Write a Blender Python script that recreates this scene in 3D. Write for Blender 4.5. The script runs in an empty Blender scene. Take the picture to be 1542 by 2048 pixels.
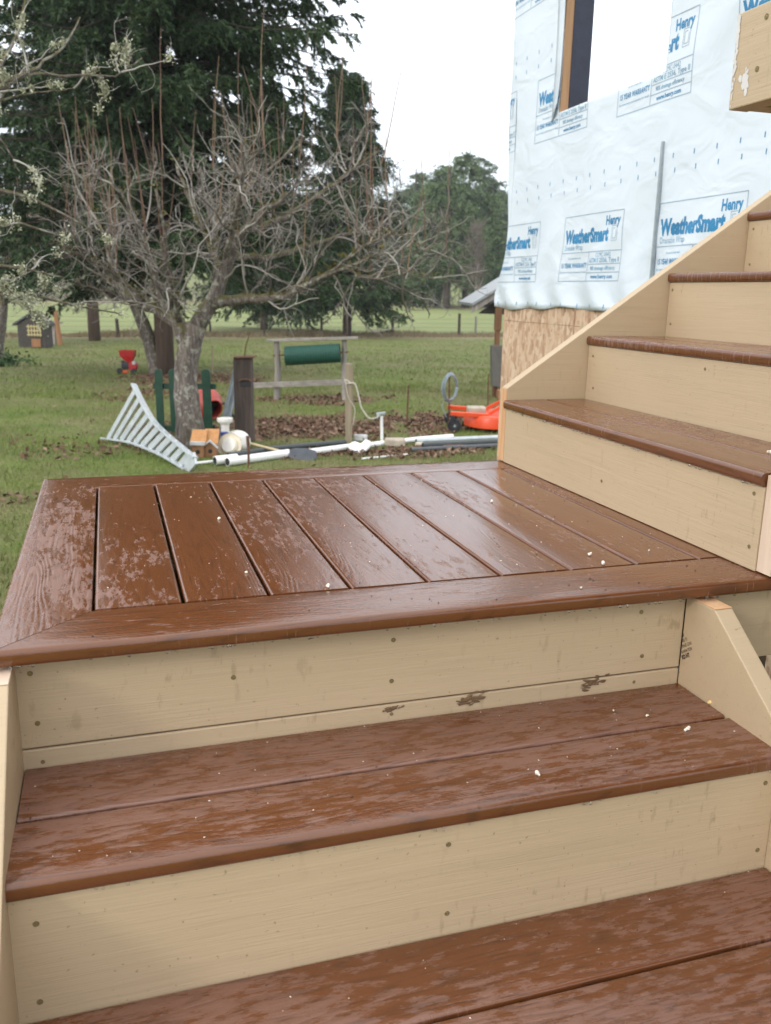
import bpy, math, random
import numpy as np
from mathutils import Vector, Matrix

random.seed(7)
RNG = np.random.default_rng(7)
rad = math.radians
scene = bpy.context.scene
C = scene.collection

# ------------------------------------------------------------------ camera, light, exposure
CAM = Vector((0.1893, -1.2644, 0.5068))
CR = Vector((0.95437, -0.29811, 0.01774))
CU = Vector((0.05640, 0.23826, 0.96956))
CF = Vector((0.29326, 0.92432, -0.24421))
FPX = 1744.72                      # focal length of the photograph in its own pixels (1542 x 2048)

cd = bpy.data.cameras.new('camera')
cd.sensor_fit = 'VERTICAL'
cd.sensor_height = 24.0
cd.lens = FPX / 2048 * 24.0
cd.clip_start = 0.05
cd.clip_end = 3000
cd.dof.use_dof = True
cd.dof.focus_distance = 1.75
cd.dof.aperture_fstop = (cd.lens / 1000) / 0.0042
cam = bpy.data.objects.new('camera', cd)
C.objects.link(cam)
cam.matrix_world = Matrix(((CR.x, CU.x, -CF.x, CAM.x), (CR.y, CU.y, -CF.y, CAM.y), (CR.z, CU.z, -CF.z, CAM.z), (0, 0, 0, 1)))
scene.camera = cam
scene.render.resolution_x = 771
scene.render.resolution_y = 1024

SUN_DIR = Vector((-0.80, -0.46, 0.42)).normalized()    # towards the veiled sun, left and behind the camera
world = bpy.data.worlds.new('World')
scene.world = world
world.use_nodes = True
wn, wl = world.node_tree.nodes, world.node_tree.links
wn.clear()
w_out = wn.new('ShaderNodeOutputWorld')
w_bg = wn.new('ShaderNodeBackground')
w_sky = wn.new('ShaderNodeTexSky')
w_sky.sky_type = 'NISHITA'
w_sky.sun_disc = False
w_sky.sun_elevation = math.asin(SUN_DIR.z)
w_sky.sun_rotation = math.atan2(SUN_DIR.x, SUN_DIR.y)
w_sky.air_density = 1.0
w_sky.dust_density = 3.0
# cloud layer: an even overcast, a little brighter overhead, mixed over the clear sky
w_tc = wn.new('ShaderNodeTexCoord')
w_sep = wn.new('ShaderNodeSeparateXYZ')
w_ramp = wn.new('ShaderNodeValToRGB')
w_ramp.color_ramp.elements.new(0.5)
for e, (pos, colr) in zip(w_ramp.color_ramp.elements, ((0.0, (8.6, 9.6, 10.6, 1)), (0.20, (15.8, 16.8, 18.2, 1)), (0.75, (21.0, 21.3, 21.8, 1)))):
    e.position = pos; e.color = colr
w_mix = wn.new('ShaderNodeMix')
w_mix.data_type = 'RGBA'
w_mix.inputs[0].default_value = 0.88
wl.new(w_tc.outputs['Generated'], w_sep.inputs[0])
wl.new(w_sep.outputs['Z'], w_ramp.inputs[0])
wl.new(w_sky.outputs[0], w_mix.inputs[6])
wl.new(w_ramp.outputs[0], w_mix.inputs[7])
wl.new(w_mix.outputs[2], w_bg.inputs[0])
w_bg.inputs[1].default_value = 0.10
wl.new(w_bg.outputs[0], w_out.inputs[0])

sd = bpy.data.lights.new('sun', 'SUN')
sd.energy = 0.9
sd.angle = rad(10)
sd.color = (1.0, 0.95, 0.88)
sun = bpy.data.objects.new('sun', sd)
C.objects.link(sun)
sun.rotation_euler = SUN_DIR.to_track_quat('Z', 'Y').to_euler()

scene.view_settings.view_transform = 'Standard'
scene.view_settings.look = 'None'
scene.view_settings.exposure = 0.24
scene.view_settings.gamma = 1.0
scene.view_settings.use_curve_mapping = False

# ------------------------------------------------------------------ places measured from the photograph
def ray(u, v):
    return (CF * FPX + CR * (u - 771) - CU * (v - 1024)).normalized()
def on_x(u, v, x):
    d = ray(u, v); return CAM + d * ((x - CAM.x) / d.x)
def on_y(u, v, y):
    d = ray(u, v); return CAM + d * ((y - CAM.y) / d.y)
def on_z(u, v, z):
    d = ray(u, v); return CAM + d * ((z - CAM.z) / d.z)

def sm(t):
    t = np.clip(t, 0, 1); return t * t * (3 - 2 * t)
def gz(x, y):
    x = np.asarray(x, float); y = np.asarray(y, float)
    z = -1.4 - 0.6 * sm((y - 12) / 38) + 0.95 * sm((y - 65) / 45)
    hill = np.clip((y - 135) / 230, 0, 1)
    z = z + hill ** 1.3 * (20 + 16 * np.sin(x * 0.011 + 0.2) + 3 * np.sin(x * 0.047))
    z = z + 0.018 * np.sin(x * 1.3 + y * 0.7) * np.sin(y * 0.9 - x * 0.4)
    return z
def ground(u, v):
    d = ray(u, v); t = 2.0; p = CAM
    while t < 900:
        p = CAM + d * t
        if p.z < float(gz(p.x, p.y)): break
        t *= 1.003
    return Vector((p.x, p.y, float(gz(p.x, p.y))))

# ------------------------------------------------------------------ object helpers
def tag(o, label=None, cat=None, group=None, kind=None):
    if label: o['label'] = label
    if cat: o['category'] = cat
    if group: o['group'] = group
    if kind: o['kind'] = kind
    return o
def thing(name, loc, label, cat, group=None):
    o = bpy.data.objects.new(name, None); o.location = loc; o.empty_display_size = 0.1
    C.objects.link(o)
    return tag(o, label, cat, group)
ROOT = {}
def base_of(o):
    while o.parent: o = o.parent
    return o
def attach(o, parent):
    if parent is not None:
        o.parent = parent
        if parent.type == 'EMPTY':
            o.matrix_parent_inverse = Matrix.Translation(-parent.location)
        else:
            pm = Matrix.LocRotScale(parent.location, parent.rotation_euler, parent.scale)
            o.matrix_parent_inverse = pm.inverted()
    return o

class MB:
    def __init__(self): self.v = []; self.f = []; self.mi = []
    def add(self, vs, fs, mi=0):
        n = len(self.v)
        self.v.extend([tuple(p) for p in vs]); self.f.extend([tuple(i + n for i in q) for q in fs]); self.mi.extend([mi] * len(fs))
        return self
    def box(self, c, s, rot=None, mi=0):
        c = Vector(c); h = [a / 2 for a in s]
        vs = []
        for x in (-1, 1):
            for y in (-1, 1):
                for z in (-1, 1):
                    p = Vector((x * h[0], y * h[1], z * h[2]))
                    if rot is not None: p = rot @ p
                    vs.append(c + p)
        return self.add(vs, [(0, 1, 3, 2), (4, 6, 7, 5), (0, 4, 5, 1), (2, 3, 7, 6), (0, 2, 6, 4), (1, 5, 7, 3)], mi)
    def bar(self, a, b, w, t, up=(0, 0, 1), mi=0):
        a = Vector(a); b = Vector(b); d = (b - a); L = d.length; d.normalize()
        s = d.cross(Vector(up))
        if s.length < 1e-4: s = d.cross(Vector((1, 0, 0)))
        s.normalize(); u = s.cross(d)
        rot = Matrix((d, s, u)).transposed()
        return self.box((a + b) / 2, (L, w, t), rot, mi)
    def tube(self, pts, r, k=8, cap=True, mi=0):
        pts = [Vector(p) for p in pts]; n = len(pts)
        rs = r if hasattr(r, '__len__') else [r] * n
        vs = []; prev = None
        for i, p in enumerate(pts):
            d = (pts[min(i + 1, n - 1)] - pts[max(i - 1, 0)]).normalized()
            if prev is None:
                a = d.orthogonal().normalized()
            else:
                a = prev - d * prev.dot(d)
                a = a.normalized() if a.length > 1e-6 else d.orthogonal().normalized()
            prev = a; b = d.cross(a)
            for j in range(k):
                t = 2 * math.pi * j / k
                vs.append(p + (a * math.cos(t) + b * math.sin(t)) * rs[i])
        fs = []
        for i in range(n - 1):
            for j in range(k):
                fs.append((i * k + j, i * k + (j + 1) % k, (i + 1) * k + (j + 1) % k, (i + 1) * k + j))
        if cap:
            fs.append(tuple(reversed(range(k)))); fs.append(tuple((n - 1) * k + j for j in range(k)))
        return self.add(vs, fs, mi)
    def lathe(self, origin, axis, prof, k=20, mi=0):
        axis = Vector(axis).normalized(); a = axis.orthogonal().normalized(); b = axis.cross(a); o = Vector(origin)
        vs = []; n = len(prof)
        for (r, h) in prof:
            for j in range(k):
                t = 2 * math.pi * j / k
                vs.append(o + axis * h + (a * math.cos(t) + b * math.sin(t)) * max(r, 1e-4))
        fs = [(i * k + j, i * k + (j + 1) % k, (i + 1) * k + (j + 1) % k, (i + 1) * k + j) for i in range(n - 1) for j in range(k)]
        return self.add(vs, fs, mi)
    def prism(self, poly, vec, mi=0):
        n = len(poly); vec = Vector(vec); poly = [Vector(p) for p in poly]
        vs = poly + [p + vec for p in poly]
        fs = [tuple(range(n)), tuple(reversed(range(n, 2 * n)))] + [(i, (i + 1) % n + 0, (i + 1) % n + n, i + n) for i in range(n)]
        return self.add(vs, fs, mi)
    def build(self, name, mats, parent=None, smooth=None, bevel=None, fix=True):
        me = bpy.data.meshes.new(name)
        me.from_pydata(self.v, [], self.f)
        mats = mats if isinstance(mats, (list, tuple)) else [mats]
        for m in mats: me.materials.append(m)
        if len(mats) > 1: me.polygons.foreach_set('material_index', self.mi)
        if fix:
            import bmesh
            bm = bmesh.new(); bm.from_mesh(me); bmesh.ops.recalc_face_normals(bm, faces=bm.faces[:]); bm.to_mesh(me); bm.free()
        me.update()
        if smooth is not None: shade(me, smooth)
        o = bpy.data.objects.new(name, me); C.objects.link(o)
        attach(o, parent)
        if bevel:
            b = o.modifiers.new('bevel', 'BEVEL'); b.width = bevel; b.segments = 2; b.limit_method = 'ANGLE'
        return o
def shade(me, ang):
    me.polygons.foreach_set('use_smooth', [True] * len(me.polygons))
    if ang < 179: me.set_sharp_from_angle(angle=rad(ang))

def np_mesh(name, verts, faces, mat, parent=None, smooth=False):
    """verts (n,3), faces (m,k) of one size k: fast build for foliage"""
    verts = np.ascontiguousarray(verts, np.float32); faces = np.ascontiguousarray(faces, np.int32)
    me = bpy.data.meshes.new(name); k = faces.shape[1]
    me.vertices.add(len(verts)); me.vertices.foreach_set('co', verts.ravel())
    me.loops.add(faces.size); me.loops.foreach_set('vertex_index', faces.ravel())
    me.polygons.add(len(faces)); me.polygons.foreach_set('loop_start', np.arange(0, faces.size, k, dtype=np.int32))
    me.polygons.foreach_set('loop_total', np.full(len(faces), k, np.int32))
    if smooth: me.polygons.foreach_set('use_smooth', np.ones(len(faces), bool))
    me.update(calc_edges=True); me.validate()
    me.materials.append(mat)
    o = bpy.data.objects.new(name, me); C.objects.link(o); attach(o, parent)
    return o

# ------------------------------------------------------------------ material helpers
class NT:
    def __init__(self, name):
        self.m = bpy.data.materials.new(name); self.m.use_nodes = True
        self.n = self.m.node_tree.nodes; self.l = self.m.node_tree.links
        self.b = self.n['Principled BSDF']
        self.x = 0
    def new(self, t, **kw):
        nd = self.n.new(t)
        for k, v in kw.items(): setattr(nd, k, v)
        return nd
    def link(self, a, b): self.l.new(a, b)
    def val(self, sock, v):
        if hasattr(v, 'is_output') or isinstance(v, bpy.types.NodeSocket): self.l.new(v, sock)
        else: sock.default_value = v
    def coord(self, kind='Object', rand=0.0):
        tc = self.new('ShaderNodeTexCoord').outputs[kind]
        if rand:
            oi = self.new('ShaderNodeObjectInfo')
            mul = self.new('ShaderNodeMath', operation='MULTIPLY'); self.link(oi.outputs['Random'], mul.inputs[0]); mul.inputs[1].default_value = rand
            add = self.new('ShaderNodeVectorMath', operation='ADD'); self.link(tc, add.inputs[0]); self.link(mul.outputs[0], add.inputs[1])
            return add.outputs[0]
        return tc
    def map(self, vec, scale=(1, 1, 1), rot=(0, 0, 0), loc=(0, 0, 0)):
        m = self.new('ShaderNodeMapping'); self.link(vec, m.inputs[0])
        m.inputs['Scale'].default_value = scale; m.inputs['Rotation'].default_value = rot; m.inputs['Location'].default_value = loc
        return m.outputs[0]
    def noise(self, vec, scale=5, detail=4, rough=0.55, dist=0.0, out=0):
        n = self.new('ShaderNodeTexNoise'); self.link(vec, n.inputs['Vector'])
        n.inputs['Scale'].default_value = scale; n.inputs['Detail'].default_value = detail
        n.inputs['Roughness'].default_value = rough; n.inputs['Distortion'].default_value = dist
        return n.outputs[out]
    def voronoi(self, vec, scale=5, feature='F1', out='Distance', rnd=1.0):
        n = self.new('ShaderNodeTexVoronoi'); n.feature = feature; self.link(vec, n.inputs['Vector'])
        n.inputs['Scale'].default_value = scale; n.inputs['Randomness'].default_value = rnd
        return n.outputs[out]
    def ramp(self, fac, stops, interp='LINEAR'):
        r = self.new('ShaderNodeValToRGB'); cr = r.color_ramp; cr.interpolation = interp
        while len(cr.elements) < len(stops): cr.elements.new(0.5)
        for e, (p, c) in zip(cr.elements, stops):
            e.position = p; e.color = (c, c, c, 1) if not hasattr(c, '__len__') else (*c[:3], 1)
        self.link(fac, r.inputs[0]); return r.outputs[0]
    def mix(self, fac, a, b, blend='MIX'):
        m = self.new('ShaderNodeMix'); m.data_type = 'RGBA'; m.blend_type = blend
        self.val(m.inputs[0], fac)
        for s, v in ((m.inputs[6], a), (m.inputs[7], b)):
            if isinstance(v, bpy.types.NodeSocket): self.link(v, s)
            else: s.default_value = (*v[:3], 1) if hasattr(v, '__len__') else (v, v, v, 1)
        return m.outputs[2]
    def math(self, op, a, b=0.0, clamp=False):
        m = self.new('ShaderNodeMath', operation=op); m.use_clamp = clamp
        self.val(m.inputs[0], a); self.val(m.inputs[1], b); return m.outputs[0]
    def bump(self, h, strength=0.3, dist=0.002, normal=None):
        b = self.new('ShaderNodeBump'); self.link(h, b.inputs['Height'])
        b.inputs['Strength'].default_value = strength; b.inputs['Distance'].default_value = dist
        if normal is not None: self.link(normal, b.inputs['Normal'])
        return b.outputs[0]
    def set(self, base=None, rough=None, normal=None, metal=None, spec=None, **kw):
        for k, v in (('Base Color', base), ('Roughness', rough), ('Normal', normal), ('Metallic', metal), ('Specular IOR Level', spec)):
            if v is None: continue
            s = self.b.inputs[k]
            if isinstance(v, bpy.types.NodeSocket): self.link(v, s)
            else: s.default_value = (*v[:3], 1) if hasattr(v, '__len__') else v
        for k, v in kw.items():
            s = self.b.inputs[k]
            if isinstance(v, bpy.types.NodeSocket): self.link(v, s)
            else: s.default_value = v
        return self.m

def simple(name, col, rough=0.6, metal=0.0, var=0.25, scale=12, bump=0.15, bdist=0.004):
    t = NT(name); co = t.coord('Object', 17)
    n = t.noise(co, scale, 5, 0.6)
    dark = tuple(c * (1 - var) for c in col); lite = tuple(min(1, c * (1 + var)) for c in col)
    base = t.ramp(n, [(0.3, dark), (0.7, lite)])
    return t.set(base, rough, t.bump(t.noise(co, scale * 4, 4), bump, bdist), metal)

def mat_decking(name, wetness, drips=1.0, grain_ink=0.4):
    """moulded brown composite board under patches of water film; wetness 0..1"""
    t = NT(name); co = t.coord('Object', 41)
    # embossed cathedral grain
    g1 = t.noise(t.map(co, (1.1, 9, 3)), 1.0, 2, 0.5)
    ringsv = t.math('MULTIPLY', g1, 52)
    rings = t.math('SINE', t.math('MULTIPLY', ringsv, 3.1))
    fine = t.noise(t.map(co, (14, 260, 60)), 1.0, 4, 0.6)
    grain = t.math('ADD', t.math('MULTIPLY', rings, 0.28), fine)
    # water film
    f1 = t.noise(t.map(co, (22, 74, 20)), 1.0, 6, 0.68)
    f2 = t.noise(t.map(co, (1.6, 3.2, 2)), 1.0, 3, 0.5, 0.4)
    f3 = t.math('ADD', t.math('MULTIPLY', f1, 0.56), t.math('MULTIPLY', f2, 0.44))
    c = 0.60 - 0.2 * wetness
    # drips running down the rounded front edge
    sx = t.new('ShaderNodeSeparateXYZ'); t.link(t.coord('Object'), sx.inputs[0])
    front = t.ramp(sx.outputs['Y'], [(0.0015, 1.0), (0.006, 0.0)])
    drip = t.noise(t.map(co, (150, 2, 14)), 1.0, 3, 0.6)
    f4 = t.mix(front, f3, t.math('ADD', t.math('MULTIPLY', drip, 0.9 * drips), t.math('MULTIPLY', f2, 1.0 - 0.9 * drips + 0.05)))
    wet = t.ramp(f4, [(c - 0.042, 0.0), (c + 0.032, 1.0)])
    tone = t.noise(t.map(co, (3, 14, 3)), 1.0, 4, 0.6)
    damp = t.mix(tone, (0.160, 0.074, 0.046), (0.215, 0.104, 0.070))
    film = t.mix(tone, (0.112, 0.038, 0.013), (0.158, 0.055, 0.019))
    base = t.mix(wet, damp, film)
    base = t.mix(t.ramp(grain, [(0.10, grain_ink), (0.36, 0.0)]), base, (0.045, 0.020, 0.012))
    # dried grime specks
    sp = t.noise(co, 130, 2, 0.5)
    base = t.mix(t.ramp(sp, [(0.70, 0.0), (0.76, 0.55)]), base, (0.05, 0.03, 0.022))
    sp2 = t.noise(t.map(co, (1, 2.4, 1)), 95, 3, 0.6)
    base = t.mix(t.ramp(sp2, [(0.70, 0.0), (0.78, 0.40)]), base, (0.36, 0.27, 0.22))
    rough = t.mix(wet, t.mix(tone, 0.36, 0.50), t.mix(fine, 0.08, 0.19))
    hgt = t.math('ADD', t.math('MULTIPLY', grain, t.mix(wet, 1.25, 0.32)), t.math('MULTIPLY', wet, 0.22))
    hgt = t.math('ADD', hgt, t.math('MULTIPLY', t.noise(co, 160, 3, 0.6), 0.55))
    nrm = t.bump(hgt, 0.6, 0.0011)
    return t.set(base, rough, nrm, spec=0.6)

def mat_paint(name, col=(0.475, 0.362, 0.232), dirt=1.0):
    """tan exterior paint over rough sawn lumber, board length along local X"""
    t = NT(name); co = t.coord('Object', 23)
    g1 = t.noise(t.map(co, (2.6, 48, 48)), 1.0, 6, 0.66, 0.5)
    g2 = t.noise(t.map(co, (7, 320, 320)), 1.0, 3, 0.6)
    big = t.noise(t.map(co, (2, 3, 3)), 1.0, 3, 0.5)
    base = t.mix(big, tuple(c * 0.90 for c in col), tuple(c * 1.08 for c in col))
    base = t.mix(t.ramp(g1, [(0.52, 0.0), (0.72, 0.20)]), base, tuple(c * 0.70 for c in col))
    base = t.mix(t.ramp(g2, [(0.58, 0.0), (0.74, 0.15)]), base, tuple(c * 0.66 for c in col))
    # mud splash dabs, drawn out up and down the board
    d = t.noise(t.map(co, (62, 20, 20)), 1.0, 3, 0.55)
    d2 = t.noise(t.map(co, (3, 4, 4)), 1.0, 2, 0.5)
    dab = t.math('MULTIPLY', t.ramp(d, [(0.61, 0.0), (0.70, 1.0)]), t.ramp(d2, [(0.44, 0.0), (0.66, 0.50 * dirt)]))
    base = t.mix(dab, base, (0.22, 0.155, 0.078))
    sp = t.noise(co, 150, 2, 0.5)
    base = t.mix(t.ramp(sp, [(0.71, 0.0), (0.76, 0.5 * dirt)]), base, (0.12, 0.075, 0.04))
    h = t.math('ADD', t.math('MULTIPLY', g1, 1.0), t.math('MULTIPLY', g2, 0.5))
    return t.set(base, t.mix(big, 0.42, 0.56), t.bump(h, 0.5, 0.0018), spec=0.4)

def mat_wood(name, a, b, rough=0.7, s=1.0, axis=0, bump=0.4):
    t = NT(name); co = t.coord('Object', 31)
    sc = [30 * s, 30 * s, 30 * s]; sc[axis] = 2.0 * s
    g = t.noise(t.map(co, tuple(sc)), 1.0, 5, 0.65, 0.3)
    base = t.ramp(g, [(0.3, a), (0.7, b)])
    return t.set(base, rough, t.bump(g, bump, 0.003))

M = {}
M['landing_deck'] = mat_decking('wet landing boards', 0.80, 0.7, 0.5)
M['tread_deck'] = mat_decking('damp tread boards', 0.47, 0.25, 0.55)
M['upper_deck'] = mat_decking('wet upper treads', 0.80, 0.6)
M['paint'] = mat_paint('tan paint')
M['paint_clean'] = mat_paint('tan paint clean', dirt=0.5)
M['raw_end'] = mat_wood('raw fir cut', (0.52, 0.27, 0.12), (0.66, 0.42, 0.24), 0.65, 1.2, 2)
M['raw_pale'] = mat_wood('raw pale lumber', (0.55, 0.40, 0.29), (0.70, 0.55, 0.43), 0.65, 1.0, 2)
M['framing'] = mat_wood('framing lumber', (0.30, 0.17, 0.085), (0.42, 0.26, 0.14), 0.7, 1.0, 2)
M['jamb_and_void_dark'] = simple('dark jamb and void shade', (0.012, 0.016, 0.036), 0.45, var=0.3)  # dark jamb lining; also paints the shade in the rim corner void
M['treated'] = mat_wood('treated joist', (0.085, 0.06, 0.035), (0.15, 0.11, 0.065), 0.8, 1.0, 0)
M['brass'] = simple('brass coated screw', (0.28, 0.22, 0.08), 0.4, 0.6, scale=300)
M['hole'] = simple('dark hole rim', (0.20, 0.15, 0.085), 0.9, scale=200)
M['gouge'] = mat_wood('torn brown wood', (0.075, 0.040, 0.018), (0.20, 0.120, 0.06), 0.85, 6, 0, 0.9)
M['ink'] = simple('black stamp ink', (0.025, 0.022, 0.02), 0.6, var=0.2)
M['crumb'] = simple('pale crumb', (0.78, 0.70, 0.58), 0.6, var=0.15, scale=90)
M['crumb_yellow'] = simple('yellow crumb', (0.72, 0.52, 0.22), 0.6, var=0.15, scale=90)
M['grit'] = simple('dark grit', (0.05, 0.035, 0.028), 0.8, scale=90)
def mat_drop():
    t = NT('water drop'); return t.set((0.9, 0.9, 0.9), 0.02, **{'Transmission Weight': 1.0, 'IOR': 1.33})
M['drop'] = mat_drop()

def mat_wrap():
    t = NT('white house wrap'); co = t.coord('Object')
    big = t.noise(t.map(co, (1, 1, 1)), 2.2, 4, 0.6)
    n2 = t.noise(t.map(co, (1, 1.6, 3.0), (0.5, 0, 0)), 2.0, 2.5, 0.5, 0.8)
    base = t.mix(big, (0.60, 0.67, 0.735), (0.66, 0.72, 0.775))
    return t.set(base, 0.34, t.bump(n2, 0.32, 0.03), spec=0.45)
M['wrap'] = mat_wrap()
M['pvc_white'] = simple('dried white primer', (0.62, 0.60, 0.58), 0.7, var=0.1, bump=0)
M['print'] = simple('blue print', (0.022, 0.20, 0.40), 0.45, var=0.25, scale=5, bump=0)
M['print_pale'] = simple('pale blue print', (0.17, 0.33, 0.46), 0.45, var=0.3, scale=6, bump=0)
M['print_line'] = simple('grey blue rule', (0.28, 0.37, 0.46), 0.45, var=0.2, scale=6, bump=0)
M['galv'] = simple('galvanised metal', (0.36, 0.40, 0.42), 0.42, 0.6, var=0.15)
def mat_osb():
    t = NT('strand board'); co = t.coord('Object')
    base = None; hs = None
    for k, (ry, sc) in enumerate(((0.5, (1, 34, 11)), (-0.7, (1, 30, 9)), (1.45, (1, 40, 12)))):
        v = t.map(co, sc, (ry, 0, 0), (k * 3.1,) * 3)
        wv = t.new('ShaderNodeTexVoronoi'); t.link(v, wv.inputs['Vector']); wv.inputs['Scale'].default_value = 1.0
        colr = t.ramp(wv.outputs['Color'], [(0.1, (0.34, 0.195, 0.115)), (0.45, (0.50, 0.335, 0.215)), (0.8, (0.60, 0.45, 0.32)), (1.0, (0.40, 0.23, 0.14))])
        if base is None: base = colr; hs = wv.outputs['Color']
        else:
            pick = t.ramp(t.noise(co, 9 + 4 * k, 2, 0.5), [(0.47, 0.0), (0.53, 1.0)])
            base = t.mix(pick, base, colr)
    return t.set(base, 0.75, t.bump(hs, 0.3, 0.002))
M['osb'] = mat_osb()
M['concrete'] = simple('concrete', (0.30, 0.29, 0.27), 0.85, var=0.2, scale=6, bump=0.4)

# ------------------------------------------------------------------ deck boards
def board(name, L, W, T, mat, parent, loc, rotz=0.0, e0=0.0, e1=0.0, r=0.006, rf=None, seg=4, tilt=0.0):
    """rounded-edge board, local X length, local Y 0..W, top at z=0; e0/e1 shift the ends per unit width (mitre); rf rounds the y=0 edge more"""
    rf = rf or r
    prof = []
    for k in range(seg + 1):                       # y=0 top edge
        a = math.pi / 2 * k / seg
        prof.append((rf - rf * math.cos(a), -rf + rf * math.sin(a)))
    nflat = 4
    for k in range(1, nflat): prof.append((rf + (W - r - rf) * k / nflat, 0))
    for k in range(seg + 1):
        a = math.pi / 2 * k / seg
        prof.append((W - r + r * math.sin(a), -r + r * math.cos(a)))
    for k in range(seg + 1):
        a = math.pi / 2 * k / seg
        prof.append((W - r + r * math.cos(a), -T + r - r * math.sin(a)))
    for k in range(seg + 1):
        a = math.pi / 2 * k / seg
        prof.append((rf - rf * math.sin(a), -T + rf - rf * math.cos(a)))
    n = len(prof); m = MB(); vs = []
    ns = 6
    for i in range(ns + 1):
        for (y, z) in prof:
            x0 = e0 * y; x1 = L + e1 * y
            vs.append((x0 + (x1 - x0) * i / ns, y, z))
    fs = [(i * n + j, i * n + (j + 1) % n, (i + 1) * n + (j + 1) % n, (i + 1) * n + j) for i in range(ns) for j in range(n)]
    fs += [tuple(reversed(range(n))), tuple(ns * n + j for j in range(n))]
    m.add(vs, fs)
    o = m.build(name, mat, None, smooth=35)
    o.location = loc; o.rotation_euler = (tilt, 0, rotz)
    return attach(o, parent)

def lumber(name, poly, vec, mat, parent, bevel=0.0022, loc=None, rot=(0, 0, 0)):
    """a sawn board given as a polygon extruded by vec"""
    o = MB().prism(poly, vec).build(name, mat, None, bevel=bevel)
    if loc is not None: o.location = loc
    o.rotation_euler = rot
    return attach(o, parent)
def plank(name, a, L, H, T, mat, parent, axis='x', bevel=0.0022):
    """upright board: length L along x or y from corner a, height H up, thickness T (into +y for x-boards, +x for y-boards)"""
    o = MB().box((L / 2, T / 2, H / 2), (L, T, H)).build(name, mat, None, bevel=bevel)
    o.location = a
    if axis == 'y':                                # face that looked to -y then looks to -x
        o.rotation_euler = (0, 0, -math.pi / 2); o.location = (a[0], a[1] + L, a[2])
    return attach(o, parent)

def screw_mesh():
    m = MB()
    m.lathe((0, 0, 0), (0, -1, 0), [(0.0062, -0.0005), (0.0060, 0.0006), (0.0042, 0.0007), (0.0036, 0.0002)], 14, 0)
    m.lathe((0, 0, 0), (0, -1, 0), [(0.0037, 0.0000), (0.0034, 0.0011), (0.0016, 0.0013), (0.0012, 0.0004), (0.0, 0.0003)], 12, 1)
    o = m.build('screw', [M['hole'], M['brass']], None, smooth=50)
    me = o.data; bpy.data.objects.remove(o); return me
SCREW = screw_mesh()
def screw(parent, loc, rotz=0.0, rotx=0.0, s=1.0):
    s *= 0.68
    o = bpy.data.objects.new('screw', SCREW); C.objects.link(o)
    o.location = loc; o.rotation_euler = (rotx, RNG.uniform(0, 1), rotz) if not rotz else (rotx, 0, rotz); o.scale = (s, s, s)
    attach(o, parent)
    return o

PITCH, WB, GAPW, TH = 0.1445, 0.1395, 0.005, 0.0265
YN, YF = 0.1454, 1.0791            # inner edges of the two border boards
YFE = YF + 0.1425                  # far edge of the landing
YR = 0.043                         # face of the first riser
RISE = 0.2113
XL, XR = 0.0312, 1.1995            # lower stair between its stringers
RU, XU, YS, DU = 0.1933, 1.3447, 1.1774, 0.2716

# landing ------------------------------------------------------------------
landing = thing('deck_landing', (0.7, 0.6, -1.4), 'square stair landing of wet brown composite boards with a picture frame border', 'landing')
lm = M['landing_deck']
XE = 1.62
board('deck_board', XE - 0.002, YN - 0.004, TH, lm, landing, (0.0022, 0, 0), 0, e0=1.0, r=0.004, rf=0.0085)                          # front border, mitred left
board('deck_board', YFE, 0.1405, TH, lm, landing, (0, YFE, 0), -math.pi / 2, e0=1.0, e1=-1.0, r=0.004, rf=0.0085)       # left border
board('deck_board', XE - 0.002, YFE - YF - 0.003, TH, lm, landing, (XE, YFE, 0), math.pi, e1=-1.0, r=0.004, rf=0.0085)           # far border
for i in range(10):
    x = PITCH * (i + 1)
    board('deck_board', YF - YN - 0.001, WB, TH, lm, landing, (x, YF - 0.0005, 0.0004 * RNG.uniform(-1, 1)), -math.pi / 2, r=0.0055)
for yj in (0.12, 0.42, 0.80, 1.10):
    plank('joist', (0.05, yj, -0.215), 1.5, 0.186, 0.038, M['treated'], landing)
plank('rim_board', (1.242, YR, -0.180), 0.40, 0.150, 0.038, M['paint'], landing)
plank('rim_board', (0.034, YR + 0.04, -0.215), YFE - 0.15, 0.186, 0.038, M['paint'], landing, 'y')
plank('rim_board', (0.034, YFE - 0.07, -0.215), 1.55, 0.186, 0.038, M['paint'], landing)
for x, y in ((0.12, 0.24), (0.12, 1.05), (1.5, 0.24), (1.5, 1.05)):
    z0 = float(gz(x, y)) - 0.1
    lumber('post', [(x - .045, y - .045, z0), (x + .045, y - .045, z0), (x + .045, y + .045, z0), (x - .045, y + .045, z0)], (0, 0, -0.22 - z0), M['treated'], landing)

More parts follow.
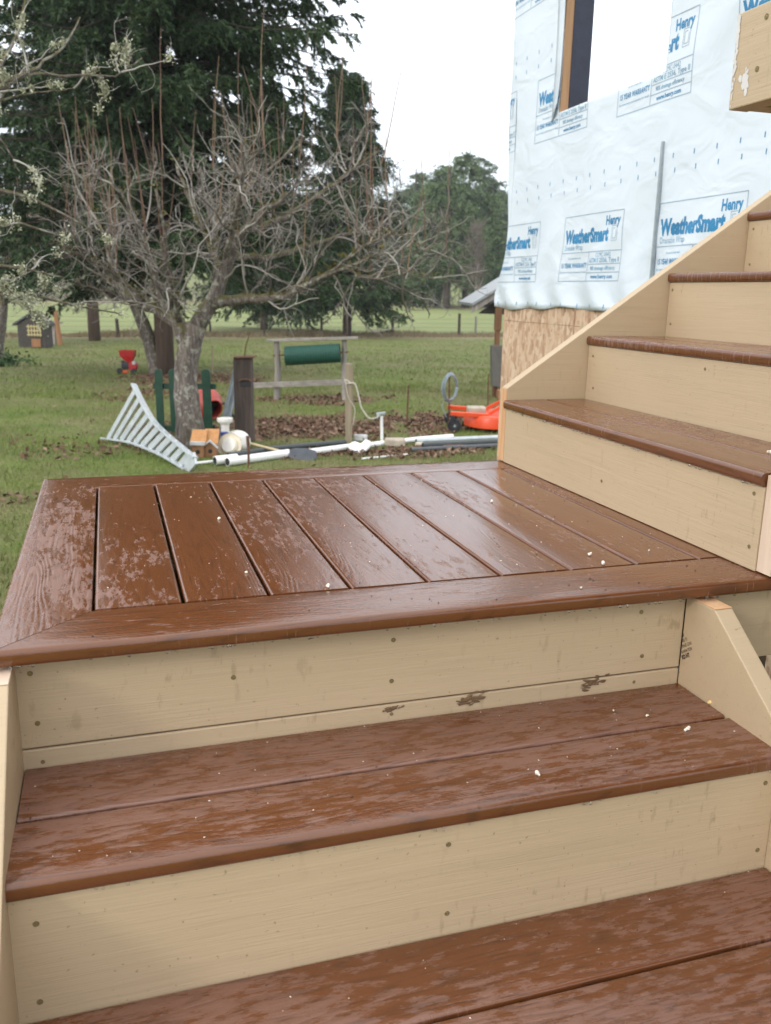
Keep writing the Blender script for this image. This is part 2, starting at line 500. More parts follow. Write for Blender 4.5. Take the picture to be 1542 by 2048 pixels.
# lower stair --------------------------------------------------------------
lower = thing('lower_staircase', (0.6, -0.6, -1.4), 'lower flight with brown composite treads and tan painted risers between cut stringers', 'staircase')
tm = M['tread_deck']
RUN = 0.2775
def up_riser(k): return YR - k * RUN
tread_objs = []
riser_screws = {0: [(75, 1447), (60, 1347), (467, 1355), (787, 1280), (783, 1362), (1283, 1224), (1284, 1312)],
                1: [(72, 1848), (80, 2004), (897, 1689), (894, 1827), (1531, 1566), (1515, 1700)]}
for k in range(6):
    y = up_riser(k); zt = -RISE * (k + 1)
    # riser
    if k == 0:
        rz = [(-0.1790, -0.0285), (zt - 0.020, -0.1818)]
    else:
        rz = [(zt - 0.020, -RISE * k - TH - 0.001)]
    for j, (za, zb) in enumerate(rz):
        rb = plank('riser_board', (XL - 0.006, y, za), XR - XL + 0.0062, zb - za, 0.036, M['paint'], lower)
        for (u, v) in riser_screws.get(k, []):
            p = on_y(u, v, y - 0.0003)
            if za < p.z < zb: screw(rb, p, s=1.0)
        if k == 0 and j == 1:
            for u, v in ((86, 1524), (783, 1428), (1268, 1364)):
                screw(rb, on_y(u, v, y - 0.0003), s=0.8)
            for (u, v, w, h, a) in ((785, 1417, 0.030, 0.012, 0.2), (950, 1396, 0.060, 0.018, 0.12), (1186, 1367, 0.050, 0.022, 0.15)):
                p = on_y(u, v, y - 0.0006); m = MB()
                for q in range(26):
                    cx = RNG.normal(0, w * .26); cz = RNG.normal(0, h * .24) + cx * a; L_s = w * RNG.uniform(.06, .26); t_s = h * RNG.uniform(.05, .20); n = 8; aa = a + RNG.normal(0, .35); yy = p.y - q * 3e-5
                    ring = []
                    for k2 in range(n):
                        t2 = 2 * math.pi * k2 / n; rr = RNG.uniform(0.5, 1.2); dx, dz = math.cos(t2) * L_s * rr, math.sin(t2) * t_s * rr
                        ring.append((p.x + cx + dx * math.cos(aa) - dz * math.sin(aa), yy, p.z + cz + dx * math.sin(aa) + dz * math.cos(aa)))
                    m.add(ring + [(p.x + cx, yy - RNG.uniform(.0004, .0016), p.z + cz)], [(k2, (k2 + 1) % n, n) for k2 in range(n)])
                m.build('torn_knot', M['gouge'], rb, fix=False)
    # two tread boards
    board('tread_board', XR - XL - 0.003, 0.1408, TH, tm, lower, (XL + 0.0015, y - 0.1412, zt), 0, r=0.005, rf=0.0045)
    tb = board('tread_board', XR - XL - 0.003 if k else XR - XL + 0.02, 0.1385, TH, tm, lower, (XL + 0.0015 - (0 if k else 0.008), y - 0.2862, zt), 0, r=0.0045, rf=0.0085)
# stringers: outline in y,z
sl = RISE / RUN
def stringer_poly(x):
    top = [(YR, -0.0345), (-0.038, -0.0345)]
    yb = -1.72; zt0 = -0.0345 - sl * (-0.038 - yb)
    return [(x, 0.043, -0.0345), (x, -0.038, -0.0345), (x, yb, zt0), (x, yb, zt0 - 0.33), (x, 0.043, -0.36)]
for nm, x in (('a', XL - 0.0385), ('b', XR + 0.0005)):
    st = lumber('stringer', stringer_poly(x), (0.038, 0, 0), M['paint'], lower)
    cut = MB().box((x + 0.019, 0.0015, -0.0335), (0.0372, 0.080, 0.002)).build('cut_end', M['raw_pale'] if nm == 'a' else M['raw_end'], st, bevel=0.0008)
# treated-lumber stamp on the right stringer's inner face
def text_data(s, size, bold=0.0, sx=1.0, align='LEFT', res=2):
    cu = bpy.data.curves.new('t', 'FONT'); cu.body = s; cu.size = size; cu.offset = bold; cu.align_x = align; cu.resolution_u = res
    ob = bpy.data.objects.new('t', cu)
    me = bpy.data.meshes.new_from_object(ob)
    vs = [(v.co.x * sx, v.co.y) for v in me.vertices]; fs = [tuple(p.vertices) for p in me.polygons]
    bpy.data.objects.remove(ob); bpy.data.curves.remove(cu); bpy.data.meshes.remove(me)
    return vs, fs
stamp = MB()
p0 = on_x(1366, 1313, XR)
ang = rad(36)
ca, sa = math.cos(ang), math.sin(ang)
for k, (s, sz, b) in enumerate((('KD HT', 0.0105, 0.0004), ('AWPA FDN', 0.0085, 0), ('S PINE CAN', 0.0085, 0), ('AND TI', 0.0085, 0), ('TED', 0.0095, 0.0002))):
    vs, fs = text_data(s, sz, b, 0.8)
    dy0 = k * 0.0098; dx0 = 0.003 * k
    # writing runs up the board at a slant; seen from the tread, right is towards -y
    stamp.add([(XR - 0.0008, p0.y - ((x + dx0) * ca - (y + dy0) * sa), p0.z - 0.006 + (x + dx0) * sa + (y + dy0) * ca) for x, y in vs], fs)
stamp.build('grade_stamp', M['ink'], lower, fix=False)

# upper stair --------------------------------------------------------------
upper = thing('upper_staircase', (2.0, 0.6, -1.4), 'upper flight turning right with wet brown treads and tan risers along the house', 'staircase')
um = M['upper_deck']
YE = 0.040
us = {0: [(1203, 962), (1508, 987), (1498, 1093), (1045, 830)], 1: [(1186, 712), (1410, 738), (1186, 776)], 2: [(1345, 580), (1341, 648)], 3: [(1507, 458), (1499, 529)]}
for k in range(6):
    x = XU + k * DU; z0 = RU * k
    top = RU * (k + 1) - TH - 0.001
    rb = plank('riser_board', (x, YE, z0 - 0.02 if k else 0.0012), YS - YE - 0.001, top - (z0 - 0.02 if k else 0.0012), 0.036, M['paint'], upper, 'y')
    for (u, v) in us.get(k, []):
        screw(rb, on_x(u, v, x - 0.0003), rotz=-math.pi / 2)
    zt = RU * (k + 1)
    board('tread_board', YS - YE - 0.002, 0.1395, TH, um, upper, (x - 0.0087, YS - 0.001, zt), -math.pi / 2, r=0.0045, rf=0.0085)
    board('tread_board', YS - YE - 0.002, DU + 0.0087 - 0.1445, TH, um, upper, (x - 0.0087 + 0.1435, YS - 0.001, zt), -math.pi / 2, r=0.0055)
su = (0.829 - 0.228) / (2.232 - 1.348)
def up_poly(y):
    x0, x1 = 1.347, 2.95
    zt = 0.229 + su * (x1 - x0)
    return [(x0, y, 0.002), (x0, y, 0.229), (x1, y, zt), (x1, y, zt - 0.36), (x0 + 0.12, y, 0.002)]
st = lumber('stringer', up_poly(YS + 0.0005), (0, 0.038, 0), M['paint_clean'], upper)
MB().box((1.3465, YS + 0.0195, 0.115), (0.002, 0.0372, 0.222)).build('cut_end', M['raw_end'], st)
up2 = [(1.350, 0.0385, 0.002), (1.350, 0.0385, 0.19), (2.2, 0.0385, 0.19 + su * 0.85), (2.95, 0.0385, 0.19 + su * 1.6), (2.95, 0.0385, su * 1.6 - 0.2), (1.5, 0.0385, 0.002)]
st = lumber('stringer', [(a, b - 0.0385, c) for a, b, c in up2], (0, 0.038, 0), M['paint_clean'], upper)
MB().box((1.3485, 0.0190, 0.097), (0.003, 0.0372, 0.186)).build('cut_end', M['raw_pale'], st)
for x, y in ((2.1, 0.06), (2.1, 1.15), (2.65, 0.06), (2.65, 1.15)):
    z0 = float(gz(x, y)) - 0.1
    zt = 0.05 + su * (x - 1.5)
    lumber('post', [(x - .04, y - .04, z0), (x + .04, y - .04, z0), (x + .04, y + .04, z0), (x - .04, y + .04, z0)], (0, 0, zt - z0), M['treated'], upper)

# upper deck whose rim corner shows at the top right ----------------------------
ud = thing('upper_deck', (1.8, -0.6, -1.4), 'raised deck corner of tan painted rim boards overhead beside the stair', 'deck')
ZB, ZT = 0.811, 0.9565
rim = plank('rim_board', (1.2, -1.7, ZB), 1.7 + 0.071, ZT - ZB, 0.038, M['paint'], ud, 'y')
plank('rim_board', (1.2385, 0.033, ZB + 0.0015), 0.93, ZT - ZB - 0.003, 0.038, M['paint'], ud)
for (u, v) in ((1514, 138), (1533, 33)):
    p = on_x(u, v, 1.2 - 0.0003); screw(rim, p, rotz=-math.pi / 2, s=1.1)
plank('joist', (1.245, -0.42, ZB + 0.004), 1.5, 0.135, 0.038, M['treated'], ud)
plank('joist', (1.245, -0.82, ZB + 0.004), 1.5, 0.135, 0.038, M['treated'], ud)
plank('joist', (1.245, -1.22, ZB + 0.004), 1.5, 0.135, 0.038, M['treated'], ud)
MB().box((1.275, -0.02, ZB + 0.05), (0.066, 0.10, 0.09)).build('void_shade', M['jamb_and_void_dark'], ud)  # near-black block standing in for the shaded void inside the rim corner
for i in range(11):
    board('deck_board', 1.4, WB, TH, um, ud, (1.34, -1.66 + i * PITCH, ZT + TH + 0.001), 0, r=0.0055)
for x, y in ((1.45, -1.5), (2.6, -1.5), (2.6, -0.1)):
    z0 = float(gz(x, y)) - 0.1
    lumber('post', [(x - .045, y - .045, z0), (x + .045, y - .045, z0), (x + .045, y + .045, z0), (x - .045, y + .045, z0)], (0, 0, ZB - z0), M['treated'], ud)
# dried primer smears on the rim end
m = MB()
p_s = on_x(1490, 162, 1.2 - 0.0005); p_a = on_x(1460, 214, 1.2 - 0.0005); p_b = on_x(1478, 34, 1.2 - 0.0005)
dabs = [(p_s.y + RNG.normal(0, .005), p_s.z + RNG.normal(0, .008), RNG.uniform(.0015, .005)) for _ in range(26)]
for _ in range(70):
    t = RNG.random() ** .8; dabs.append((p_a.y + (p_b.y - p_a.y) * t - abs(RNG.normal(0.001, .002)), p_a.z + (p_b.z - p_a.z) * t, RNG.uniform(.0012, .0035) * (.5 + t)))
for q, (yy, zz, r) in enumerate(dabs):
    n = 9; m.add([(1.2 - 0.0006 - q * 4e-6, yy + math.cos(k * 6.283 / n) * r * RNG.uniform(.5, 1.2), zz + math.sin(k * 6.283 / n) * r * 1.6 * RNG.uniform(.6, 1.2)) for k in range(n)], [tuple(range(n))])
m.build('primer_smear', M['pvc_white'], rim, fix=False)

# ------------------------------------------------------------------ house under construction
XW = 2.8; YC = 4.43
house = thing('house_wall', (XW, 2.0, -1.4), 'unfinished house wall in printed white weather wrap with an open window hole', 'house')
SILL, OL, OR_, OT = 1.548, 3.715, 2.668, 2.75     # opening in the sheathing
ZW = 3.3; YNEAR = -2.5
def sheet(y0, y1, z0, z1, name='sheathing_panel'):
    return MB().box((XW + 0.0055, (y0 + y1) / 2, (z0 + z1) / 2), (0.011, abs(y1 - y0), z1 - z0)).build(name, M['osb'], house)
seam = 0.3345
ys = [YC - 0.075, 3.38, 2.16, 0.94, -0.28, YNEAR]
for a, b in zip(ys[:-1], ys[1:]):
    sheet(a, b + 0.004, -1.22, seam - 0.0015)
for a, b in zip(ys[:-1], ys[1:]):
    sheet(a, b + 0.004, seam + 0.0015, SILL - 0.004)
sheet(ys[0], OL, SILL - 0.003, ZW); sheet(OR_, YNEAR, SILL - 0.003, ZW); sheet(OL, OR_, OT, ZW)
fr = M['framing']
def stud(y, z0, z1, t=0.038, mat=fr, x0=XW + 0.0115, d=0.14, name='stud'):
    return MB().box((x0 + d / 2, y, (z0 + z1) / 2), (d, t, z1 - z0)).build(name, mat, house, bevel=0.002)
MB().box((XW + 0.082, (YC - .075 + YNEAR) / 2, SILL - 0.025), (0.14, YC - .08 - YNEAR, 0.038)).build('sill_plate', fr, house)
MB().box((XW + 0.082, (YC - .075 + YNEAR) / 2, ZW - 0.02), (0.14, YC - .08 - YNEAR, 0.038)).build('top_plate', fr, house)
MB().box((XW + 0.08, (OL + OR_) / 2, OT + 0.12), (0.135, OL - OR_ - .002, 0.235)).build('header', fr, house)
for y in (3.735, OR_ - 0.021, 4.0, 4.33, 2.2, 1.8, 1.4, 1.0, 0.6, 0.2, -0.2, -0.6): stud(y, SILL - 0.005, ZW - 0.041)
for y in (4.0, 4.33, 3.6, 3.2, 2.8, 2.4, 2.0, 1.6, 1.2): stud(y, -1.22, SILL - 0.045)
# jamb inner lining: a bare strip, then the dark flashed part
stud(3.7145 - 0.001, SILL - 0.002, OT - 0.002, 0.004, M['framing'], XW - 0.001, 0.048, 'jamb_edge')
stud(3.7125, SILL - 0.002, OT - 0.002, 0.008, M['jamb_and_void_dark'], XW + 0.0475, 0.125, 'jamb_flashing')
MB().box((XW + 0.1, (YC + YNEAR) / 2, -1.34), (0.2, YC - YNEAR - 0.15, 0.23)).build('foundation', M['concrete'], house)
MB().box((XW + 0.095, YC - 0.07, 1.3), (0.17, 0.011, 4.0)).build('end_sheathing', M['osb'], house)

def wrap_out(y, z):
    """outward bulge of the loose wrap (towards -x) and a little along y"""
    b = 0.004 + 0.005 * np.sin(y * 7 + 1.7 * z) * np.sin(z * 5 - y * 2)
    loose = np.clip((0.95 - z) / 0.5, 0, 1)
    b = b + 0.012 * loose * (1 + np.sin(y * 17 + 2.5 * np.sin(z * 8))) * np.clip((z - 0.40) / .1 + .6, 0.4, 1)
    top = np.clip((z - 1.3) / 0.5, 0, 1) * np.clip((2.7 - y) / 0.5, 0, 1)
    b = b + 0.016 * top * (1 + np.sin(z * 15 + 4 * np.sin(y * 3.0))) * (0.4 + 0.6 * np.sin(y * 2.3 + z) ** 2)
    return b
def wrap_corner(z):
    c = YC + 0.02 * np.sin(z * 3.2) - 0.02
    c = c + 0.10 * np.exp(-((z - 0.50) / 0.14) ** 2) + 0.05 * np.exp(-((z - 1.55) / 0.3) ** 2) - 0.05 * np.exp(-((z - 0.9) / 0.2) ** 2)
    return c
def wrap_pt(y, z, off=0.0):
    """surface point; y beyond the corner folds round onto the end of the wall"""
    yc = float(wrap_corner(z)); b = float(wrap_out(y, z)) + off
    r = 0.03; s = y - (yc - r)
    if s <= 0: return (XW - b, y, z)
    a = min(s / r, math.pi / 2); rest = max(0.0, s - r * math.pi / 2)
    return (XW - b + (1 - math.cos(a)) * (r + b) + rest, yc - r + math.sin(a) * (r + b), z)
def in_hole(y, z): return (OR_ + 0.002 < y < OL + 0.012 and SILL + 0.0 < z < OT)
gy = np.unique(np.concatenate([np.arange(YNEAR, YC + 0.27, 0.03), np.arange(YC - 0.16, YC + 0.12, 0.008), [OR_, OL + 0.012, OL + 0.07]]))
gzv = np.unique(np.concatenate([np.arange(0.425, ZW, 0.03), [SILL, OT]]))
vi = {}; vs = []; fs = []
for i, y in enumerate(gy):
    for j, z in enumerate(gzv):
        zz = z
        if j == 0: zz = z + 0.012 * math.sin(y * 4.1) + 0.006 * math.sin(y * 13) - 0.02 * math.exp(-((y - 4.45) / 0.12) ** 2) * 0
        vi[i, j] = len(vs); vs.append(wrap_pt(y, zz))
for i in range(len(gy) - 1):
    for j in range(len(gzv) - 1):
        cy, cz = (gy[i] + gy[i + 1]) / 2, (gzv[j] + gzv[j + 1]) / 2
        if in_hole(cy, cz): continue
        fs.append((vi[i, j], vi[i + 1, j], vi[i + 1, j + 1], vi[i, j + 1]))
wrap = MB().add(vs, fs).build('weather_wrap', M['wrap'], house, smooth=180, fix=False)
sol = wrap.modifiers.new('film', 'SOLIDIFY'); sol.thickness = 0.0012; sol.offset = -1
# loose torn flap beside the jamb
m = MB(); n = 24; vs = []; fs = []
for i in range(n + 1):
    z = SILL - 0.0 + (OT - SILL) * i / n
    wid = 0.080 + 0.010 * math.sin(i * 0.55) - (0.03 if i == 0 else 0)
    lift = 0.007 + 0.004 * math.sin(i * 0.5) + 0.012 * math.exp(-i / 2.0)
    for q in range(4):
        t = q / 3
        p = wrap_pt(OL + 0.095 - t * (wid + 0.02), z - (0.045 * (1 - t) if i == 0 else 0), 0.002 + lift * t * t * 1.6)
        vs.append(p)
for i in range(n):
    for q in range(3): fs.append((i * 4 + q, i * 4 + q + 1, i * 4 + q + 5, i * 4 + q + 4))
flap = m.add(vs, fs).build('torn_flap', M['wrap'], house, smooth=180, fix=False)
sol = flap.modifiers.new('film', 'SOLIDIFY'); sol.thickness = 0.0012; sol.offset = 0

def put(mb, vs, fs, y_left, z_base, mirror=1):
    pts = []; bad = []
    for (x, y) in vs:
        py, pz = y_left - x, z_base + y
        pts.append(wrap_pt(py, pz, 0.0022)); bad.append(in_hole(py, pz) or pz > ZW - .02)
    mb.add(pts, [f for f in fs if not any(bad[i] for i in f)])
def rule(mb, y_left, z_base, x0, y0, x1, y1, w=0.0045):
    n = max(2, int(math.hypot(x1 - x0, y1 - y0) / 0.012)); vs = []; 
    hx, hy = (0, w / 2) if abs(x1 - x0) > abs(y1 - y0) else (w / 2, 0)
    for i in range(n + 1):
        t = i / n; x = x0 + (x1 - x0) * t; y = y0 + (y1 - y0) * t
        vs += [(x - hx, y - hy), (x + hx, y + hy)]
    put(mb, vs, [(2 * i, 2 * i + 2, 2 * i + 3, 2 * i + 1) for i in range(n)], y_left, z_base)
LW, LH = 0.632, 0.360
T_HENRY = text_data('Henry', 0.068, 0.0022, 0.80)
T_WS = text_data('WeatherSmart', 0.100, 0.0056, 0.80)
T_DW = text_data('Drainable Wrap', 0.044, 0.0, 0.72)
T_WAR = text_data('15 YEAR WARRANTY', 0.036, 0.0010, 0.78)
T_SM1 = text_data('You can do better with', 0.017, 0.0, 0.8)
T_SM2 = text_data('See www.henry.com/warranty for details', 0.017, 0.0, 0.75)
T_CC = text_data('CCMC-0442', 0.034, 0, 0.85)
T_AST = text_data('ASTM E 2556, Type II', 0.034, 0.0006, 0.80)
T_DR = text_data('98% drainage efficiency', 0.028, 0.0005, 0.75)
T_URL = text_data('www.henry.com', 0.030, 0.0008, 0.85)
def tw(t): return max(v[0] for v in t[0])
def label(y_left, z_bot):
    a, b, c = MB(), MB(), MB()
    def tx(mb, t, x, y, k=1.0): put(mb, [(vx * k + x, vy + y) for vx, vy in t[0]], t[1], y_left, z_bot)
    w, h = LW, LH; hm = 0.158; vm = 0.305
    for (x0, y0, x1, y1) in ((0, 0, w, 0), (0, h, w, h), (0, 0, 0, h), (w, 0, w, h), (0, hm, w, hm), (vm, 0, vm, hm), (vm, 0.045, w, 0.045), (vm, 0.090, w, 0.090)):
        rule(c, y_left, z_bot, x0, y0, x1, y1)
    tx(a, T_HENRY, w - 0.025 - tw(T_HENRY), h - 0.068)
    tx(a, T_WS, 0.026, 0.213, 0.478 / tw(T_WS))
    for d0, d1 in ((0, 0), (0.010, 0.012)):      # outlined drop emblem
        x0, x1, y0, y1 = 0.535 + d0, 0.585 - d0, 0.208 + d1, 0.284 - d1
        for q in ((x0, y0, x1, y0), (x0, y1, x1 - 0.008, y1), (x0, y0, x0, y1), (x1, y0, x1, y1 - 0.008)): rule(c, y_left, z_bot, *q, w=0.003)
    tx(b, T_DW, 0.026, 0.172)
    tx(b, T_SM1, 0.085, 0.122); tx(a, T_WAR, 0.016, 0.075, 0.275 / tw(T_WAR)); tx(b, T_SM2, 0.012, 0.045, 0.28 / tw(T_SM2))
    tx(b, T_CC, vm + 0.085, 0.128); tx(b, T_AST, vm + 0.014, 0.099, 0.295 / tw(T_AST)); tx(b, T_DR, vm + 0.04, 0.059, 0.235 / tw(T_DR)); tx(a, T_URL, vm + 0.055, 0.014, 0.20 / tw(T_URL))
    if a.v:
        a.build('blue_lettering', M['print'], wrap, fix=False)
    if b.v: b.build('small_lettering', M['print_pale'], wrap, fix=False)
    if c.v: c.build('ruled_box', M['print_line'], wrap, fix=False)
for r_, (z, y0, per) in enumerate(((0.588, 3.563, 0.945), (1.416, 4.015, 0.930), (2.215, 4.475, 0.93), (3.0, 4.02, 0.93))):
    for q in range(-1, 4):
        yl = y0 - q * per
        if r_ != 1 and q == -1 and yl - LW > YC: continue
        if yl - LW > YC + 0.02: continue
        label(yl, z)
ticks = MB()
for z, y0, sp in ((1.158, 3.938, 0.1546), (1.091, 3.938 - 0.02, 0.1546), (0.452, 4.30, 0.156), (1.86, 4.34, 0.155), (1.94, 4.34, 0.155)):
    for q in range(34):
        y = y0 + 0.46 - q * sp
        if y > YC + 0.05: continue
        put(ticks, [(-0.003, -0.011), (0.003, -0.011), (0.0035, 0.011), (-0.0025, 0.011)], [(0, 1, 2, 3)], y, z)
ticks.build('staple_marks', M['print'], wrap, fix=False)
p0 = wrap_pt(2.622, 1.232); p1 = wrap_pt(2.622, 0.30)
MB().bar((p0[0] - 0.006, 2.625, 1.232), (p1[0] - 0.006, 2.617, 0.30), 0.012, 0.018, (1, 0, 0)).build('metal_strip', M['galv'], house, bevel=0.002)
#@@YARD

# ================================================================== YARD
def scale_at(p): return (Vector(p) - CAM).dot(CF) / FPX
FH = Vector((CF.x, CF.y, 0)).normalized(); RH = Vector((FH.y, -FH.x, 0))
def plane_at(p, back=0.0):
    """upright plane facing the photographer through ground point p"""
    q = Vector(p) + FH * back
    def f(u, v, b=0.0):
        d = ray(u, v); t = ((q + FH * b) - CAM).dot(FH) / d.dot(FH); return CAM + d * t
    return f
def ray_plane(u, v, o, n):
    d = ray(u, v); return CAM + d * ((Vector(o) - CAM).dot(n) / d.dot(n))

# ---------------- materials
def ground_color(t, co):
    big = t.noise(co, 0.55, 4, 0.6)
    mid = t.noise(co, 2.6, 5, 0.65)
    f = t.math('ADD', t.math('MULTIPLY', big, 0.55), t.math('MULTIPLY', mid, 0.5))
    green = t.ramp(t.noise(co, 1.3, 4, 0.6), [(0.3, (0.094, 0.138, 0.025)), (0.7, (0.155, 0.202, 0.042))])
    dry = t.ramp(t.noise(co, 5, 4, 0.6), [(0.3, (0.150, 0.130, 0.062)), (0.7, (0.245, 0.205, 0.110))])
    return t.mix(t.ramp(f, [(0.43, 0.0), (0.62, 0.88)]), green, dry)
def mat_ground():
    t = NT('lawn and pasture'); co = t.coord('Object')
    at = t.new('ShaderNodeVertexColor'); at.layer_name = 'cover'
    sep = t.new('ShaderNodeSeparateColor'); t.link(at.outputs[0], sep.inputs[0])
    base = ground_color(t, co)
    fine = t.noise(t.map(co, (1, 0.45, 1)), 30, 5, 0.7)
    base = t.mix(t.ramp(fine, [(0.35, 0.45), (0.65, 0.0)]), base, (0.045, 0.05, 0.018))
    past = t.ramp(t.noise(t.map(co, (0.12, 0.5, 1)), 1.0, 5, 0.6), [(0.3, (0.155, 0.190, 0.065)), (0.7, (0.215, 0.232, 0.098))])
    base = t.mix(sep.outputs[2], base, past)
    straw = t.ramp(t.noise(co, 1.5, 5, 0.7), [(0.3, (0.15, 0.105, 0.06)), (0.7, (0.26, 0.20, 0.12))])
    base = t.mix(sep.outputs[1], base, straw)
    lit = t.ramp(t.noise(co, 22, 5, 0.7), [(0.3, (0.045, 0.027, 0.018)), (0.5, (0.10, 0.058, 0.036)), (0.75, (0.19, 0.12, 0.08))])
    base = t.mix(sep.outputs[0], base, lit)
    return t.set(base, 0.9, t.bump(fine, 0.6, 0.03), spec=0.2)
M['ground'] = mat_ground()
def mat_blade():
    t = NT('grass blades'); co = t.coord('Object')
    base = ground_color(t, co)
    g = t.new('ShaderNodeNewGeometry')
    base = t.mix(t.ramp(g.outputs['Random Per Island'], [(0.0, 0.0), (1.0, 0.7)]), base, (0.195, 0.245, 0.068))
    return t.set(base, 0.55, spec=0.3)
M['blade'] = mat_blade()
def mat_island(name, stops, rough=0.7, spec=0.25, trans=0.0):
    t = NT(name); g = t.new('ShaderNodeNewGeometry')
    co = t.coord('Object')
    f = t.math('ADD', t.math('MULTIPLY', g.outputs['Random Per Island'], 0.6), t.math('MULTIPLY', t.noise(co, 0.8, 3, 0.6), 0.45))
    return t.set(t.ramp(f, stops), rough, spec=spec)
M['leaf_litter'] = mat_island('fallen leaves', [(0.1, (0.055, 0.03, 0.02)), (0.5, (0.15, 0.082, 0.05)), (0.9, (0.30, 0.20, 0.14))])
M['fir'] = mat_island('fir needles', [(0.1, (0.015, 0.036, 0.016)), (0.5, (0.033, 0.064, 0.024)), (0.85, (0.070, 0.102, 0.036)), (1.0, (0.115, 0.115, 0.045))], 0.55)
M['fir_hazed'] = mat_island('haze paled conifer needles', [(0.1, (0.045, 0.085, 0.036)), (0.5, (0.105, 0.160, 0.066)), (0.95, (0.20, 0.250, 0.105))], 0.6)  # paler than the near firs: distance haze put into the needle colour
M['fir_haze_blue'] = mat_island('haze paled grey green needles', [(0.1, (0.062, 0.100, 0.060)), (0.5, (0.125, 0.170, 0.100)), (0.95, (0.205, 0.245, 0.145))], 0.6)  # greyed and paled needles, haze of the distance painted in
M['fir_bark'] = mat_wood('fir bark', (0.07, 0.046, 0.034), (0.16, 0.112, 0.088), 0.9, 0.5, 2, 0.8)
M['dark_bark'] = mat_wood('dark bark', (0.04, 0.03, 0.022), (0.10, 0.075, 0.06), 0.9, 0.4, 2, 0.8)
def mat_bark():
    t = NT('lichened fruit bark'); co = t.coord('Object')
    g = t.noise(t.map(co, (30, 30, 6)), 1.0, 6, 0.7, 0.5)
    base = t.ramp(g, [(0.30, (0.030, 0.023, 0.019)), (0.5, (0.125, 0.100, 0.086)), (0.72, (0.27, 0.24, 0.215))])
    li = t.noise(co, 13, 5, 0.65)
    base = t.mix(t.ramp(li, [(0.54, 0.0), (0.62, 0.75)]), base, (0.34, 0.34, 0.29))
    ge = t.new('ShaderNodeNewGeometry'); sp = t.new('ShaderNodeSeparateXYZ'); t.link(ge.outputs['Normal'], sp.inputs[0])
    mo = t.math('MULTIPLY', t.ramp(sp.outputs['Z'], [(0.05, 0.0), (0.45, 1.0)]), t.ramp(t.noise(co, 5, 4, 0.6), [(0.36, 0.0), (0.50, 0.9)]))
    base = t.mix(mo, base, (0.085, 0.075, 0.018))
    return t.set(base, 0.9, t.bump(g, 0.8, 0.012))
M['bark'] = mat_bark()
M['twig'] = mat_island('grey twigs', [(0.1, (0.055, 0.044, 0.036)), (0.5, (0.175, 0.152, 0.132)), (0.95, (0.44, 0.415, 0.365))])
M['twig_pale'] = mat_island('pale lichened twigs', [(0.1, (0.16, 0.14, 0.125)), (0.6, (0.32, 0.30, 0.27)), (0.95, (0.46, 0.45, 0.40))])
M['sprout'] = mat_island('red brown water sprouts', [(0.1, (0.11, 0.062, 0.04)), (0.6, (0.20, 0.118, 0.075)), (0.95, (0.27, 0.19, 0.10))], 0.5)
M['brush'] = mat_island('bare brown brush', [(0.1, (0.10, 0.08, 0.065)), (0.6, (0.20, 0.165, 0.14)), (0.95, (0.28, 0.235, 0.20))])
M['lichen'] = mat_island('pale lichen', [(0.1, (0.28, 0.29, 0.19)), (0.6, (0.46, 0.46, 0.33)), (0.95, (0.60, 0.59, 0.45))])
M['moss'] = mat_island('bark moss', [(0.1, (0.04, 0.035, 0.008)), (0.6, (0.10, 0.085, 0.02)), (0.95, (0.16, 0.13, 0.03))])
M['weathered'] = mat_wood('weathered grey wood', (0.15, 0.13, 0.115), (0.33, 0.30, 0.27), 0.85, 0.8, 2, 0.5)
M['weathered_x'] = mat_wood('weathered grey rail', (0.17, 0.15, 0.13), (0.36, 0.33, 0.29), 0.85, 0.8, 0, 0.5)
M['tanpost'] = mat_wood('weathered tan post', (0.22, 0.175, 0.115), (0.36, 0.30, 0.21), 0.85, 0.8, 2, 0.4)
M['dark_post'] = mat_wood('dark weathered timber', (0.028, 0.02, 0.016), (0.10, 0.072, 0.058), 0.85, 0.9, 2, 0.6)
M['rust'] = simple('rusted steel', (0.13, 0.062, 0.035), 0.8, 0.1, var=0.4, scale=30, bump=0.3)
M['green_paint'] = simple('dark green paint', (0.012, 0.052, 0.030), 0.4, var=0.25)
M['green_wire'] = simple('green coated wire mesh', (0.010, 0.075, 0.050), 0.5, var=0.35, scale=40, bump=0.8, bdist=0.01)
M['alu'] = simple('ladder aluminium', (0.50, 0.535, 0.55), 0.40, 0.35, var=0.15)
M['pvc'] = simple('white pvc', (0.80, 0.80, 0.77), 0.35, var=0.07, scale=5)
M['cream'] = simple('cream plastic', (0.62, 0.55, 0.42), 0.5, var=0.12, scale=8)
M['cream_white'] = simple('cream white plastic', (0.72, 0.70, 0.64), 0.5, var=0.1, scale=8)
M['blackpipe'] = simple('black poly pipe', (0.020, 0.027, 0.027), 0.3, var=0.3)
M['greypipe'] = simple('pale grey metal pipe', (0.42, 0.46, 0.47), 0.35, 0.4, var=0.15)
M['orange'] = simple('orange implement paint', (0.72, 0.075, 0.018), 0.33, var=0.12, scale=6, bump=0.05)
M['red'] = simple('red paint', (0.42, 0.018, 0.020), 0.4, var=0.2)
M['mixer_red'] = simple('faded red drum', (0.36, 0.045, 0.030), 0.5, var=0.3)
M['rubber_and_hole_shade'] = simple('black rubber', (0.018, 0.018, 0.019), 0.7, var=0.2)  # tyres; also the painted dark of holes and pipe ends
M['black_metal'] = simple('black metal', (0.02, 0.02, 0.026), 0.45, var=0.25)
M['dark_grey'] = simple('dark grey metal', (0.075, 0.078, 0.085), 0.45, 0.2, var=0.2)
M['cedar'] = mat_wood('orange cedar board', (0.38, 0.17, 0.055), (0.52, 0.26, 0.10), 0.7, 1, 2)
